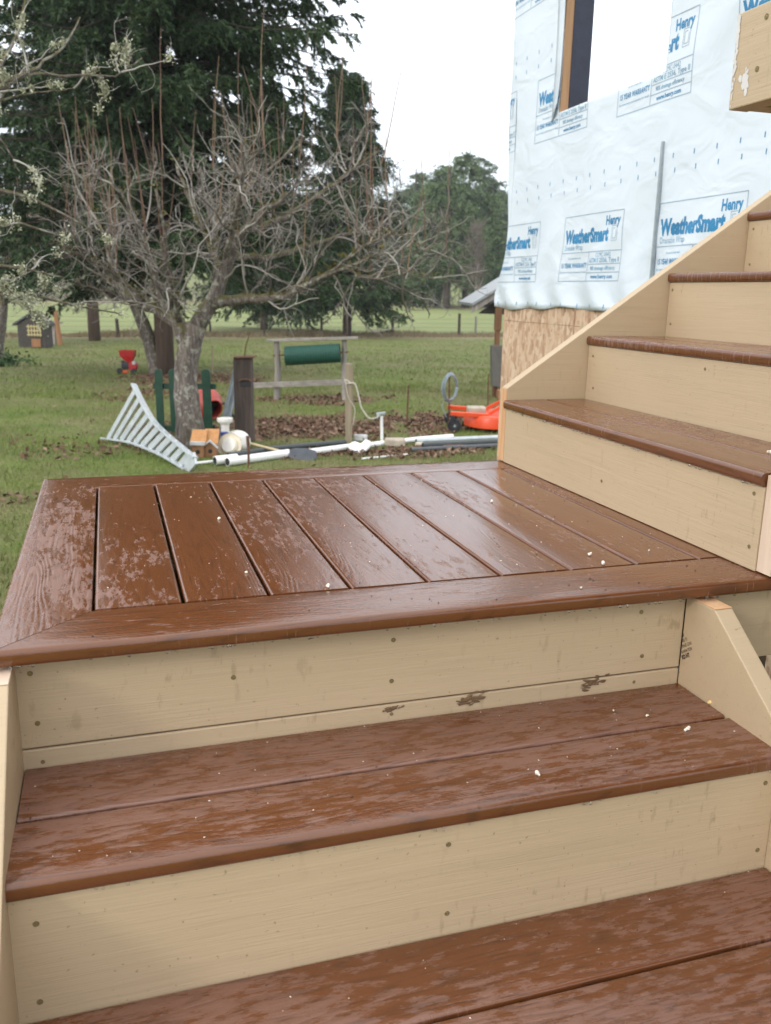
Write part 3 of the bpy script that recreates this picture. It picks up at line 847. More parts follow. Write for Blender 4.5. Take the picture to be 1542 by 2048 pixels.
M['cedar_dull'] = mat_wood('dull brown board', (0.25, 0.12, 0.055), (0.36, 0.18, 0.085), 0.75, 1, 2)
M['grey_trim'] = simple('pale grey trim', (0.48, 0.48, 0.47), 0.7, var=0.15)
M['stone'] = simple('pale stone', (0.40, 0.34, 0.27), 0.8, var=0.25, scale=8, bump=0.5, bdist=0.01)
M['blade_grey'] = simple('slate plastic blade', (0.055, 0.062, 0.075), 0.45, var=0.3)
M['handle'] = mat_wood('pale wooden handle', (0.50, 0.40, 0.23), (0.62, 0.52, 0.33), 0.6, 1, 0)
M['rope'] = simple('pale rope', (0.50, 0.46, 0.38), 0.8, var=0.2, scale=60)
M['hose'] = simple('grey blue coil', (0.27, 0.33, 0.36), 0.4, 0.3, var=0.2)
M['metal_roof'] = simple('pale metal roofing', (0.27, 0.285, 0.29), 0.4, 0.3, var=0.12)
M['shed_board'] = simple('dark stained board', (0.045, 0.042, 0.038), 0.7, var=0.25)
M['shed_grey'] = simple('grey brown panel', (0.10, 0.092, 0.08), 0.7, var=0.15)
M['brown_post'] = mat_wood('stained brown post', (0.10, 0.045, 0.018), (0.19, 0.09, 0.038), 0.7, 0.8, 2)
M['coop'] = simple('coop boards', (0.06, 0.052, 0.045), 0.8, var=0.3)
M['coop_light'] = simple('cream lattice', (0.50, 0.42, 0.22), 0.6, var=0.15)
M['wire'] = simple('fence wire', (0.16, 0.155, 0.15), 0.6, 0.3)
M['blue'] = simple('blue plastic', (0.02, 0.035, 0.20), 0.4)
M['plant'] = mat_island('low green plant', [(0.1, (0.03, 0.07, 0.025)), (0.9, (0.08, 0.14, 0.05))])

# ---------------- ground sheet
PATCH = [(ground(700, 852), 2.4, 1.0, .95), (ground(810, 845), 1.5, 1.1, .95), (ground(560, 856), 1.2, .8, .85), (ground(620, 800), 1.6, 0.7, .6), (ground(270, 790), 1.0, 1.4, .45), (ground(390, 880), 0.8, 1.0, .5),
         (ground(230, 900), 1.0, 0.5, .25), (ground(620, 908), 1.0, 0.35, .8), (ground(880, 905), 0.9, 0.4, .7), (ground(380, 755), 1.5, 2.0, .7), (ground(490, 740), 1.2, 1.6, .4), (ground(90, 890), 0.8, 0.7, .2), (ground(40, 1000), 0.6, 0.5, .25)]
def vnoise(x, y, s, seed=0):
    r = np.random.default_rng(seed); v = 0
    for k in range(6):
        a = r.uniform(0, 2 * np.pi); f = s * r.uniform(0.6, 1.7)
        v = v + np.sin((x * np.cos(a) + y * np.sin(a)) * f + r.uniform(0, 6.28) + 1.3 * np.sin((x * np.sin(a) - y * np.cos(a)) * f * 0.7))
    return v / 6
def litter(x, y):
    m = np.zeros_like(x)
    for (p, rx, ry, k) in PATCH:
        d = ((x - p.x) / rx) ** 2 + ((y - p.y) / ry) ** 2
        m = np.maximum(m, k * np.clip(1.3 - d - 1.5 * vnoise(x, y, 2.2, 3) - 1.1 * vnoise(x, y, 7, 4) - .6 * vnoise(x, y, 19, 6), 0, 1))
    return m
FENCE = [ground(u, 672) for u in (-150, 60, 235, 450, 641, 785, 918, 1060)]
yfence = np.mean([p.y for p in FENCE])
fx = np.array([p.x for p in FENCE]); fy = np.array([p.y for p in FENCE])
def fence_y(x): return np.interp(x, fx, fy)
gx = np.unique(np.concatenate([np.arange(-9, 11, 0.14), np.arange(-30, 40, 1.0), np.arange(-90, 130, 5.0), np.linspace(-420, 560, 50)]))
gyy = np.unique(np.concatenate([np.arange(1.5, 22, 0.14), np.arange(-12, 62, 0.8), np.arange(62, 130, 3.0), np.linspace(130, 640, 60), [-60, -30]]))
X, Y = np.meshgrid(gx, gyy, indexing='ij'); Z = gz(X, Y)
V = np.stack([X, Y, Z], -1).reshape(-1, 3); nyy = len(gyy)
ii, jj = np.meshgrid(np.arange(len(gx) - 1), np.arange(nyy - 1), indexing='ij'); a = (ii * nyy + jj).ravel()
Fq = np.stack([a, a + nyy, a + nyy + 1, a + 1], -1)
go = np_mesh('ground', V, Fq, M['ground'], smooth=True); tag(go, kind='structure')
ca = go.data.color_attributes.new('cover', 'FLOAT_COLOR', 'POINT')
li = litter(V[:, 0], V[:, 1]); df = V[:, 1] - fence_y(V[:, 0])
strip = np.exp(-((df + 0.5) / 2.4) ** 2) * 0.9 + np.clip((V[:, 1] - 92) / 12, 0, 1) * np.clip((116 - V[:, 1]) / 8, 0, 1) * 0.6
strip = np.clip(strip + 0.25 * vnoise(V[:, 0], V[:, 1], 0.7, 9) * (strip > .1), 0, 1)
pas = np.clip((df + 1.0) / 3, 0, 1) * np.clip(1 - (V[:, 1] - 110) / 60 * .3, 0, 1)
col = np.stack([li, strip, pas, np.ones_like(li)], -1).astype(np.float32)
ca.data.foreach_set('color', col.ravel())

# grass blades ---------------------------------------------------------
def scatter(n, y0, y1, power=1.0):
    y = y0 + (y1 - y0) * RNG.random(n) ** power
    dd = (y - CAM.y); xc = CAM.x + dd * 0.317; hw = dd * 0.50 + 2.0
    x = xc + (RNG.random(n) * 2 - 1) * hw
    return x, y
def blades(n, y0, y1, h, w, power, name, mat, keep=None):
    x, y = scatter(n, y0, y1, power)
    k = RNG.random(n) > np.clip(litter(x, y) * 1.15, 0, 0.97)
    k &= ~((x > 0.0) & (x < 2.8) & (y < 1.25)) & ~((x > 2.75) & (x < 8) & (y < 4.5))
    dens = 0.55 + 0.6 * vnoise(x, y, 3.0, 11)
    k &= RNG.random(n) < np.clip(dens, 0.15, 1)
    x, y = x[k], y[k]; n = len(x); z = gz(x, y)
    hh = h * (0.5 + RNG.random(n)) * (0.8 + 0.5 * vnoise(x, y, 1.5, 12)); ww = w * (0.6 + 0.8 * RNG.random(n))
    a = RNG.random(n) * 6.283; ln = RNG.random(n) * 0.9; b = RNG.random(n) * 6.283
    dx, dy = np.cos(a) * ww / 2, np.sin(a) * ww / 2
    P = np.stack([np.stack([x - dx, y - dy, z - 0.004], -1), np.stack([x + dx, y + dy, z - 0.004], -1), np.stack([x + np.cos(b) * ln * hh, y + np.sin(b) * ln * hh, z + hh], -1)], 1)
    return np_mesh(name, P.reshape(-1, 3), np.arange(3 * n).reshape(-1, 3), mat)
tag(blades(430000, 0.2, 17, 0.045, 0.009, 1.1, 'grass', M['blade']), 'short damp lawn grass around the junk pile and tree', kind='stuff')
tag(blades(130000, 15, 44, 0.07, 0.022, 1.3, 'grass', M['blade']), 'lawn grass running back to the wire fence', kind='stuff')
# rough straw grass along the fence
n = 26000; x = RNG.uniform(-26, 50, n); y = fence_y(x) + RNG.normal(0.2, 0.9, n); z = gz(x, y); hh = RNG.uniform(.1, .42, n) * np.clip(0.6 + vnoise(x, y, 0.6, 5), .2, 1.4); a = RNG.random(n) * 6.28; w = 0.03
P = np.stack([np.stack([x - w, y, z], -1), np.stack([x + w, y, z], -1), np.stack([x + np.cos(a) * hh * .4, y + np.sin(a) * hh * .4, z + hh], -1)], 1)
M['straw'] = mat_island('straw grass', [(0.1, (0.13, 0.10, 0.05)), (0.6, (0.25, 0.20, 0.115)), (0.95, (0.33, 0.27, 0.17))])
tag(np_mesh('straw_grass', P.reshape(-1, 3), np.arange(3 * n).reshape(-1, 3), M['straw']), 'rough straw coloured grass along the wire fence', kind='stuff')
# fallen leaves
x, y = scatter(150000, 7.0, 20, 1.0); k = RNG.random(len(x)) < np.clip(litter(x, y) * 0.85, 0.004, 1); x, y = x[k], y[k]; n = len(x); z = gz(x, y) + RNG.uniform(.004, .03, n)
def leaf_quads(x, y, z, s, tilt=0.7):
    n = len(x); u = RNG.normal(size=(n, 3)); u[:, 2] *= tilt; u /= np.linalg.norm(u, axis=1)[:, None]
    v = np.cross(u, RNG.normal(size=(n, 3)) * [0.4, 0.4, 1]); v /= np.linalg.norm(v, axis=1)[:, None]
    c = np.stack([x, y, z], -1); s = (s * RNG.uniform(.35, 1.5, n))[:, None]
    return np.stack([c - u * s, c - v * s * .5, c + u * s, c + v * s * .5], 1).reshape(-1, 3), np.arange(4 * n).reshape(-1, 4)
P, F_ = leaf_quads(x, y, z, 0.035)
tag(np_mesh('fallen_leaves', P, F_, M['leaf_litter']), 'brown fallen leaves lying in drifts on the lawn', kind='stuff')

# ---------------- wood growth
def tubes_np(P, R, k=3):
    N, n, _ = P.shape
    T = np.gradient(P, axis=1); T /= np.linalg.norm(T, axis=2, keepdims=True) + 1e-9
    ref = np.where(np.abs(T[:, :1, 2:3]) > 0.8, np.array([[[1.0, 0, 0]]]), np.array([[[0, 0, 1.0]]]))
    A = np.cross(T, np.broadcast_to(ref, T.shape)); A /= np.linalg.norm(A, axis=2, keepdims=True) + 1e-9
    B = np.cross(T, A)
    th = np.arange(k) * 2 * np.pi / k
    V = P[:, :, None] + (A[:, :, None] * np.cos(th)[None, None, :, None] + B[:, :, None] * np.sin(th)[None, None, :, None]) * R[:, :, None, None]
    base = (np.arange(N) * n * k)[:, None, None]; i = (np.arange(n - 1) * k)[None, :, None]; j = np.arange(k)[None, None]; j2 = (j + 1) % k
    F = np.stack([base + i + j, base + i + j2, base + i + k + j2, base + i + k + j], -1).reshape(-1, 4)
    return V.reshape(-1, 3), F
def unit(a): return a / (np.linalg.norm(a, axis=-1, keepdims=True) + 1e-9)
def grow(S, D, L, n, crook, up):
    P = [S]; d = unit(D); 
    for i in range(n - 1):
        d = unit(d + RNG.normal(size=d.shape) * crook + np.array([0, 0, 1.0]) * up)
        P.append(P[-1] + d * (L / (n - 1))[:, None])
    return np.stack(P, 1)
def children(P, per, t0, ang, up, n, lmin, lmax, crook, upc, lens=None):
    """per children on every polyline of P"""
    N, m, _ = P.shape; idx = np.repeat(np.arange(N), per); t = t0 + (1 - t0) * RNG.random(len(idx)); f = t * (m - 1); i = np.minimum(f.astype(int), m - 2); w = (f - i)[:, None]
    S = P[idx, i] * (1 - w) + P[idx, i + 1] * w; d = unit(P[idx, i + 1] - P[idx, i])
    per_ = unit(np.cross(d, RNG.normal(size=d.shape))); a = RNG.normal(ang, 0.25, len(idx))[:, None]
    D = unit(d * np.cos(a) + per_ * np.sin(a) + np.array([0, 0, 1.0]) * up)
    L = RNG.uniform(lmin, lmax, len(idx)) * (1.15 - 0.5 * t)
    return grow(S, D, L, n, crook, upc), L
def taper(N, n, r0, r1): return np.linspace(1, 0, n)[None] * (np.asarray(r0).reshape(-1, 1) - r1) + r1 + np.zeros((N, n))
def resample(pts, n):
    pts = np.array([tuple(p) for p in pts]); seg = np.r_[0, np.cumsum(np.linalg.norm(np.diff(pts, axis=0), axis=1))]; t = np.linspace(0, seg[-1], n)
    q = np.stack([np.interp(t, seg, pts[:, k]) for k in range(3)], -1)
    for _ in range(2): q[1:-1] = q[1:-1] * .5 + (q[:-2] + q[2:]) * .25
    return q
def wob(q, amp):
    r = RNG.normal(size=q.shape) * amp; r[0] = 0; return q + r

def fruit_tree(name, label, base, trunk, limbs, c2, c3, c4, sprouts=0, s=1.0, twigmat='twig', cat='tree', group=None, moss=True, trunk_r=(0.16, 0.10), sprout_len=(0.5, 1.5), lichen=0):
    root = thing(name, base, label, cat, group)
    m = MB()
    tq = resample(trunk, 12); m.tube([tuple(p) for p in tq], [trunk_r[0] * (1.35 if i == 0 else 1.1 if i == 1 else 1) + (trunk_r[1] - trunk_r[0]) * i / 11 + RNG.normal(0, .006) for i in range(12)], 12)
    m.build('trunk', M['bark'], root, smooth=180)
    LP = []
    for (pts, r0, r1) in limbs:
        q = wob(resample(pts, 14), 0.012 * s); LP.append(q)
        MB().tube([tuple(p) for p in q], [r0 + (r1 - r0) * i / 13 for i in range(14)], 7).build('limb', M['bark'], root, smooth=180)
    LP = np.stack(LP)
    P2, L2 = children(LP, c2, 0.15, 0.95, 0.42, 9, 0.45 * s, 1.2 * s, 0.24, 0.02)
    P3, L3 = children(P2, c3, 0.12, 0.95, 0.10, 7, 0.22 * s, 0.6 * s, 0.27, 0.02)
    P4, L4 = children(P3, c4, 0.1, 0.9, 0.12, 5, 0.04 * s, 0.20 * s, 0.22, 0.03)
    Vs, Fs, o = [], [], 0
    for P_, r0, r1, k in ((P2, 0.0095 * s * L2 ** .5 + .004, 0.004 * s, 5), (P3, np.full(len(P3), 0.0052 * s), 0.0022 * s, 4), (P4, np.full(len(P4), 0.0027 * s), 0.0014 * s, 3)):
        v, f = tubes_np(P_, taper(len(P_), P_.shape[1], r0, r1), k); Vs.append(v); Fs.append(f + o); o += len(v)
    tw_ = np_mesh('twigs', np.concatenate(Vs), np.concatenate(Fs), M[twigmat], root, True); tag(tw_, kind='stuff')
    if sprouts:
        idx = RNG.integers(0, len(P2), sprouts); t = RNG.integers(3, 9, sprouts); S = P2[idx, t]
        hi = np.argsort(-S[:, 2])[:int(sprouts * .8)]; S = S[hi]; D = np.zeros_like(S) + [0, 0, 1] + RNG.normal(size=S.shape) * [.12, .12, 0]
        L = RNG.uniform(*sprout_len, len(S)) * s
        Ps = grow(S, D, L, 7, 0.045, 0.10)
        v, f = tubes_np(Ps, taper(len(Ps), 7, np.full(len(Ps), .007 * s), .0025 * s), 4)
        tag(np_mesh('water_sprouts', v, f, M['sprout'], root, True), kind='stuff')
    if moss:
        q = np.concatenate([LP[:4, :9].reshape(-1, 3)] * 3 + [LP[:, 1:].reshape(-1, 3)]); i = RNG.integers(0, len(q), 3000); p = q[i] + RNG.normal(size=(3000, 3)) * [.035, .035, .012] * s + [0, 0, .045 * s]
        P_, F_ = leaf_quads(p[:, 0], p[:, 1], p[:, 2], .022 * s); tag(np_mesh('moss', P_, F_, M['moss'], root), kind='stuff')
    if lichen:
        src = np.concatenate([LP[4:9, 4:].reshape(-1, 3)] * 5 + [LP[4:9, 4:].reshape(-1, 3) + [0, 0, -.02]] * 2 + [P2[:, 2:].reshape(-1, 3)]); ctr = src[RNG.integers(0, len(src), lichen)]
        p = np.repeat(ctr, 60, 0) + RNG.normal(size=(lichen * 60, 3)) * np.repeat(RNG.uniform(.006, .026, lichen), 60)[:, None]
        P_, F_ = leaf_quads(p[:, 0], p[:, 1], p[:, 2], .009, 1.0); tag(np_mesh('lichen', P_, F_, M['lichen'], root), kind='stuff')
    return root

gA = ground(384, 893); fA = plane_at(gA)
def L_(pts, r0, r1): return ([fA(u, v, b) for u, v, b in pts], r0, r1)
apple_limbs = [
    L_([(376, 690, 0), (360, 645, .02), (335, 628, .1), (290, 610, .2), (255, 590, .3), (215, 560, .45)], .105, .035),
    L_([(392, 655, 0), (425, 600, .0), (445, 560, .05), (455, 515, .0), (475, 468, -.1), (520, 430, -.25), (572, 388, -.4)], .11, .028),
    L_([(420, 612, 0), (470, 598, -.1), (520, 602, -.3), (570, 594, -.5), (622, 565, -.7), (690, 535, -.9), (760, 505, -1.0)], .075, .014),
    L_([(445, 560, .05), (430, 505, .3), (402, 455, .6), (378, 400, .9), (352, 325, 1.1)], .05, .014),
    L_([(335, 628, .1), (312, 560, .0), (292, 490, -.2), (272, 430, -.4), (228, 370, -.6)], .05, .013),
    L_([(290, 610, .2), (240, 556, .1), (180, 520, -.1), (118, 495, -.3)], .04, .013),
    L_([(470, 470, -.1), (545, 448, .2), (622, 402, .5), (690, 350, .8), (755, 300, 1.0)], .045, .012),
    L_([(455, 515, .0), (520, 520, .3), (600, 498, .7), (690, 470, 1.0), (785, 445, 1.2)], .043, .011),
    L_([(452, 520, .0), (470, 440, -.5), (480, 370, -.9), (500, 290, -1.1)], .043, .012),
    L_([(360, 645, .02), (350, 590, -.4), (330, 530, -.8), (330, 450, -1.1), (310, 380, -1.2)], .043, .012),
    L_([(690, 535, -.9), (745, 560, -1.0), (800, 545, -1.1), (868, 560, -1.1)], .016, .006),
    L_([(622, 565, -.7), (690, 520, -.9), (745, 480, -1.0), (800, 462, -1.1), (860, 505, -1.2)], .022, .006),
    L_([(445, 560, .05), (420, 480, 1.0), (440, 420, 1.5), (520, 350, 1.8), (600, 290, 2.0)], .04, .012),
    L_([(255, 590, .3), (215, 500, .8), (190, 420, 1.2), (165, 340, 1.4)], .035, .011),
]
fruit_tree('fruit_tree', 'old bare fruit tree with lichened trunk and upright red brown sprouts above the junk pile', gA,
           [gA - Vector((0, 0, .08)), fA(379, 840), fA(372, 790), fA(369, 740), fA(378, 692), fA(394, 650)], apple_limbs, 12, 5, 4, 90, 1.0, trunk_r=(0.185, 0.115))

gB = ground(318, 748); fB = plane_at(gB)
def LB(pts, r0, r1): return ([fB(u, v, b) for u, v, b in pts], r0, r1)
fruit_tree('fruit_tree', 'second bare fruit tree with leaning grey trunk behind the front one', gB,
           [gB - Vector((0, 0, .08)), fB(305, 700), fB(290, 655), fB(268, 605)],
           [LB([(268, 605, 0), (235, 560, 0), (200, 500, .3), (170, 430, .6)], .07, .02), LB([(268, 605, 0), (290, 540, .3), (300, 470, .8), (290, 400, 1.0)], .07, .02),
            LB([(268, 605, 0), (215, 590, -.4), (150, 570, -.8), (95, 540, -1)], .06, .018), LB([(275, 620, 0), (330, 560, .5), (380, 510, 1), (420, 450, 1.2)], .06, .018),
            LB([(245, 575, 0), (190, 545, .8), (130, 480, 1.2), (80, 430, 1.5)], .05, .016)], 9, 5, 3, 40, 1.45, trunk_r=(0.20, 0.13), sprout_len=(.4, 1.0))
gC = ground(-8, 716); fC = plane_at(gC)
fruit_tree('fruit_tree', 'bare fruit tree at the far left edge of the lawn near the coop', gC,
           [gC - Vector((0, 0, .08)), fC(-4, 680), fC(4, 640), fC(6, 600)],
           [([fC(6, 600), fC(30, 560, .4), fC(50, 500, .8), fC(80, 440, 1)], .07, .02), ([fC(6, 600), fC(-20, 550, .4), fC(-50, 490, .8), fC(-90, 430, 1)], .07, .02),
            ([fC(6, 605), fC(50, 600, -.4), fC(95, 580, -.8), fC(140, 585, -1)], .055, .016), ([fC(4, 620), fC(20, 540, -.4), fC(10, 470, -.8), fC(40, 400, -1)], .055, .016)], 9, 5, 3, 24, 1.5, trunk_r=(0.21, 0.13), sprout_len=(.3, .8))

# close lichened tree whose branches reach in from the left
gD = Vector((-3.1, 4.3, 0)); gD.z = float(gz(gD.x, gD.y)); qD = Vector((0, 4.3, 0))
def fD(u, v, b=0.0): return on_y(u, v, 4.3 + b)
def LD(pts, r0, r1): return ([fD(*p) for p in pts], r0, r1)
tk = [gD - Vector((0, 0, .08)), gD + Vector((.05, .02, .6)), gD + Vector((.12, .05, 1.2)), gD + Vector((.3, .05, 1.8))]
def from_trunk(t): return tk[3] if t else tk[2]
limbsD = [([tk[3], fD(-420, 330), fD(-120, 230), fD(0, 172), fD(45, 120), fD(57, 60), fD(54, -20)], .05, .005),
          ([fD(-60, 215), fD(0, 178), fD(80, 130), fD(130, 96), fD(162, 36)], .016, .004),
          ([fD(-30, 178, .1), fD(30, 146, .1), fD(100, 153, .1), fD(200, 153, .15), fD(248, 150, .15), fD(284, 118, .2)], .012, .0035),
          ([fD(-60, 215, .0), fD(0, 198, .1), (fD(80, 186, .1)), fD(150, 176, .2)], .009, .003),
          ([tk[3], fD(-380, 420, .2), fD(-120, 380, .2), fD(0, 350, .2), fD(75, 385, .25), fD(140, 442, .3), fD(215, 478, .3)], .045, .004),
          ([tk[2], fD(-360, 480, -.2), fD(-100, 420, -.2), fD(0, 418, -.2), fD(60, 450, -.2), fD(125, 476, -.2)], .045, .005),
          ([tk[2], fD(-340, 560, .3), fD(-120, 510, .3), fD(0, 520, .3), fD(60, 542, .3), fD(125, 553, .3)], .04, .005),
          ([fD(-120, 510, .3), fD(0, 560, .3), fD(30, 586, .3), fD(62, 618, .3), fD(86, 642, .3)], .014, .005),
          ([tk[2], fD(-300, 640, .6), fD(-80, 575, .6), fD(40, 588, .6), fD(100, 597, .6), fD(160, 615, .6), fD(240, 630, .6)], .035, .004),
          ([fD(-120, 230, .4), fD(-20, 260, .4), fD(20, 300, .4), fD(40, 345, .4)], .012, .003)]
fruit_tree('fruit_tree', 'close fruit tree reaching in from the left with pale lichen tufts on bare twigs', gD, tk, limbsD, 4, 3, 2, 0, 0.42, 'twig_pale', moss=False, trunk_r=(0.14, 0.09), lichen=260)

# ---------------- conifers
def conifer(name, label, base, H, R, start, nb, ns, nl, leaf, mats=('fir', 'fir_bark'), trunk_r=0.18, seed=0, droop=0.25, shape=0.8, lean=(0, 0), group=None, rise=0.0, tufts=0.5, extra=None, leaders=None):
    global RNG
    keep = RNG; RNG = np.random.default_rng(seed)
    root = thing(name, base, label, 'tree', group); b = np.array(base)
    m = MB(); m.tube([tuple(b + [lean[0] * t * H, lean[1] * t * H, H * t - .1]) for t in np.linspace(0, 1, 8)], [trunk_r * (1.15 - t) for t in np.linspace(0, 1, 8)], 9)
    m.build('trunk', M[mats[1]], root, smooth=180)
    t = start + (1 - start) * RNG.random(nb) ** 1.15
    prof = np.clip((1 - t) / (1 - start), 0, 1) ** shape
    az = RNG.random(nb) * 2 * np.pi; Lb = R * (0.12 + prof) * RNG.uniform(.62, 1.12, nb)
    if extra is not None:
        te, ae, le = extra; t = np.r_[t, te]; az = np.r_[az, ae]; Lb = np.r_[Lb, le]; nb = len(t)
    S = b + np.stack([lean[0] * t * H, lean[1] * t * H, t * H], -1)
    if leaders is not None:
        ld = np.array(leaders); li_ = RNG.integers(0, len(ld), nb); up_t = np.clip((t - .25) / .5, 0, 1)
        S = b + np.stack([RH.x * ld[li_, 0] * R * up_t, RH.y * ld[li_, 0] * R * up_t + RNG.normal(0, .3, nb), t * H * (1 - up_t * (1 - ld[li_, 1]))], -1)
        Lb = Lb * (1 - up_t * (1 - ld[li_, 2]))
    pitch = rise + RNG.normal(0.12, .16, nb) + 0.6 * np.clip(t - .6, 0, 1)
    D = np.stack([np.cos(az) * np.cos(pitch), np.sin(az) * np.cos(pitch), np.sin(pitch)], -1)
    nP = 8; PB = [S]; d = D.copy()
    for i in range(nP - 1):
        d = unit(d + RNG.normal(size=d.shape) * .06 + np.array([0, 0, 1.0]) * (-droop * .28 if i < 4 else droop * .25)); PB.append(PB[-1] + d * (Lb / (nP - 1))[:, None])
    PB = np.stack(PB, 1)
    v, f = tubes_np(PB, taper(nb, nP, trunk_r * .16 * (Lb / R) ** .5 + .008, .006), 3)
    tag(np_mesh('branches', v, f, M['dark_bark'], root, True), kind='stuff')
    idx = np.repeat(np.arange(nb), ns); tt = 0.08 + 0.92 * RNG.random(len(idx)); fI = tt * (nP - 1); i = np.minimum(fI.astype(int), nP - 2); w = (fI - i)[:, None]
    s0 = PB[idx, i] * (1 - w) + PB[idx, i + 1] * w; dd = unit(PB[idx, i + 1] - PB[idx, i])
    side = unit(np.cross(dd, [0, 0, 1.0])) * RNG.choice([-1, 1], len(idx))[:, None]
    SD = unit(dd * RNG.uniform(.3, 1.1, len(idx))[:, None] + side * RNG.uniform(.2, 1.1, len(idx))[:, None] + np.array([0, 0, -1.0]) * RNG.uniform(0, 2.0 * droop + .35, len(idx))[:, None])
    SL = leaf * RNG.uniform(2.5, 6.0, len(idx)) * (1.2 - .6 * tt)
    q = np.repeat(np.arange(len(idx)), nl); u = RNG.random(len(q))
    c = s0[q] + SD[q] * (SL[q] * u)[:, None] + np.array([0, 0, -1.0]) * (SL[q] * u * u * .35)[:, None] + RNG.normal(size=(len(q), 3)) * leaf * .12
    dirn = unit(SD[q] + RNG.normal(size=(len(q), 3)) * tufts + [0, 0, -.15]); wv = unit(np.cross(dirn, RNG.normal(size=(len(q), 3))))
    l = (leaf * RNG.uniform(.7, 1.4, len(q)))[:, None]
    P_ = np.stack([c - wv * l * .20, c + wv * l * .20, c + dirn * l], 1)
    tag(np_mesh('crown', P_.reshape(-1, 3), np.arange(3 * len(q)).reshape(-1, 3), M[mats[0]], root), kind='stuff')
    RNG = keep
    return root

g1 = ground(331, 748)
azr = math.atan2(RH.y, RH.x)
conifer('fir_tree', 'tall dark fir with long spreading boughs right behind the fruit tree', g1, 17.0, 4.4, 0.16, 560, 46, 27, 0.095, trunk_r=0.20, seed=3, droop=.36, shape=.45,
        extra=(np.array([.40, .43, .46, .38, .41, .47, .5, .36, .44, .48]), azr + np.array([.0, .15, -.1, .25, -.2, .05, .1, -.1, .3, -.3]), np.array([4.6, 4.7, 4.5, 3.6, 4.3, 4.4, 4.2, 3.4, 4.4, 4.3])))
g2 = ground(694, 673)
conifer('fir_tree', 'fir with bare lower trunk standing by the fence to the right of the fruit tree', g2 + FH * 0.2, 14.0, 4.1, 0.15, 280, 34, 22, 0.15, trunk_r=0.24, seed=5, droop=.36, shape=.8,
        extra=(np.array([.70, .72, .68, .15, .17]), azr + np.array([.1, -.1, .2, 2.9, .4]), np.array([1.9, 1.8, 1.7, 2.6, 2.2])))
g3 = ground(110, 690)
conifer('fir_tree', 'broad dark fir filling the left side behind the coop', g3 + FH * 5, 19.0, 5.2, 0.20, 400, 38, 22, 0.13, trunk_r=0.25, seed=8, droop=.3, shape=.6)
gg = ground(500, 668) + FH * 6
conifer('fir_tree', 'dark fir between the two nearer firs beyond the fence', gg, 14.5, 4.0, 0.12, 300, 32, 20, 0.18, trunk_r=0.24, seed=12, droop=.3, shape=.6)

def far(u, v, dist):
    d = ray(u, v); t = (dist - CAM.y) / d.y; p = CAM + d * t; return Vector((p.x, p.y, float(gz(p.x, p.y))))
def far_tree(u, vtop, dist, wpx, mats, seed, label, nb=110, start=0.12, shape=0.5, trunk=0.3, ldr=None):
    p = far(u, 600, dist); s = scale_at(p); top = CAM + ray(u, vtop) * ((dist - CAM.y) / ray(u, vtop).y)
    return conifer('conifer', label, p, top.z - p.z, wpx * s / 2, start, nb, 22, 11, 0.36, mats, trunk, seed, droop=.05, shape=shape, tufts=.7, rise=.5, leaders=ldr, group='conifers beyond the pasture')
ft = [(931, 314, 100, 110, 'fir_hazed', 'tallest bushy conifer of the clump beyond the pasture', .16, .6, [(-.25, 1, .42), (.3, .95, .4), (.7, .78, .4), (-.65, .8, .4)]),
      (893, 330, 97, 116, 'fir_hazed', 'bushy conifer with a stout trunk at the front of the clump beyond the pasture', .16, .55, [(0, 1, .4), (-.5, .86, .4), (.45, .8, .4), (.85, .6, .4)]),
      (826, 334, 106, 96, 'fir_haze_blue', 'rounded conifer at the left end of the clump beyond the pasture', .12, .7, [(0, 1, .6), (-.5, .8, .5), (.5, .78, .5)]),
      (958, 318, 112, 76, 'fir_haze_blue', 'grey green open conifer behind the tallest one beyond the pasture', .22, .6, [(0, 1, .5), (.55, .85, .45), (.95, .66, .4)]),
      (990, 388, 118, 50, 'fir_haze_blue', 'slim grey conifer beside the house corner beyond the pasture', .12, 1.0, None), (862, 366, 120, 52, 'fir_haze_blue', 'lower grey green conifer in the middle of the clump beyond the pasture', .08, 1.0, None),
      (778, 430, 118, 70, 'fir_haze_blue', 'small conifer leftmost in the clump beyond the pasture', .1, 1.0, None), (975, 470, 104, 74, 'fir_hazed', 'low dark conifer right of the clump beyond the pasture', .05, 1.0, None),
      (876, 345, 108, 46, 'fir_haze_blue', 'narrow pale conifer left of the stout trunk beyond the pasture', .2, 1.0, None),
      (846, 392, 101, 60, 'fir_hazed', 'shorter pointed conifer between the rounded one and the clump beyond the pasture', .1, 1.0, None)]
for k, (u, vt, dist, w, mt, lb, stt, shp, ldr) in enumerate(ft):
    far_tree(u, vt, dist, w, (mt, 'dark_bark'), 40 + k, lb, 150, stt, shp, 0.42, ldr)
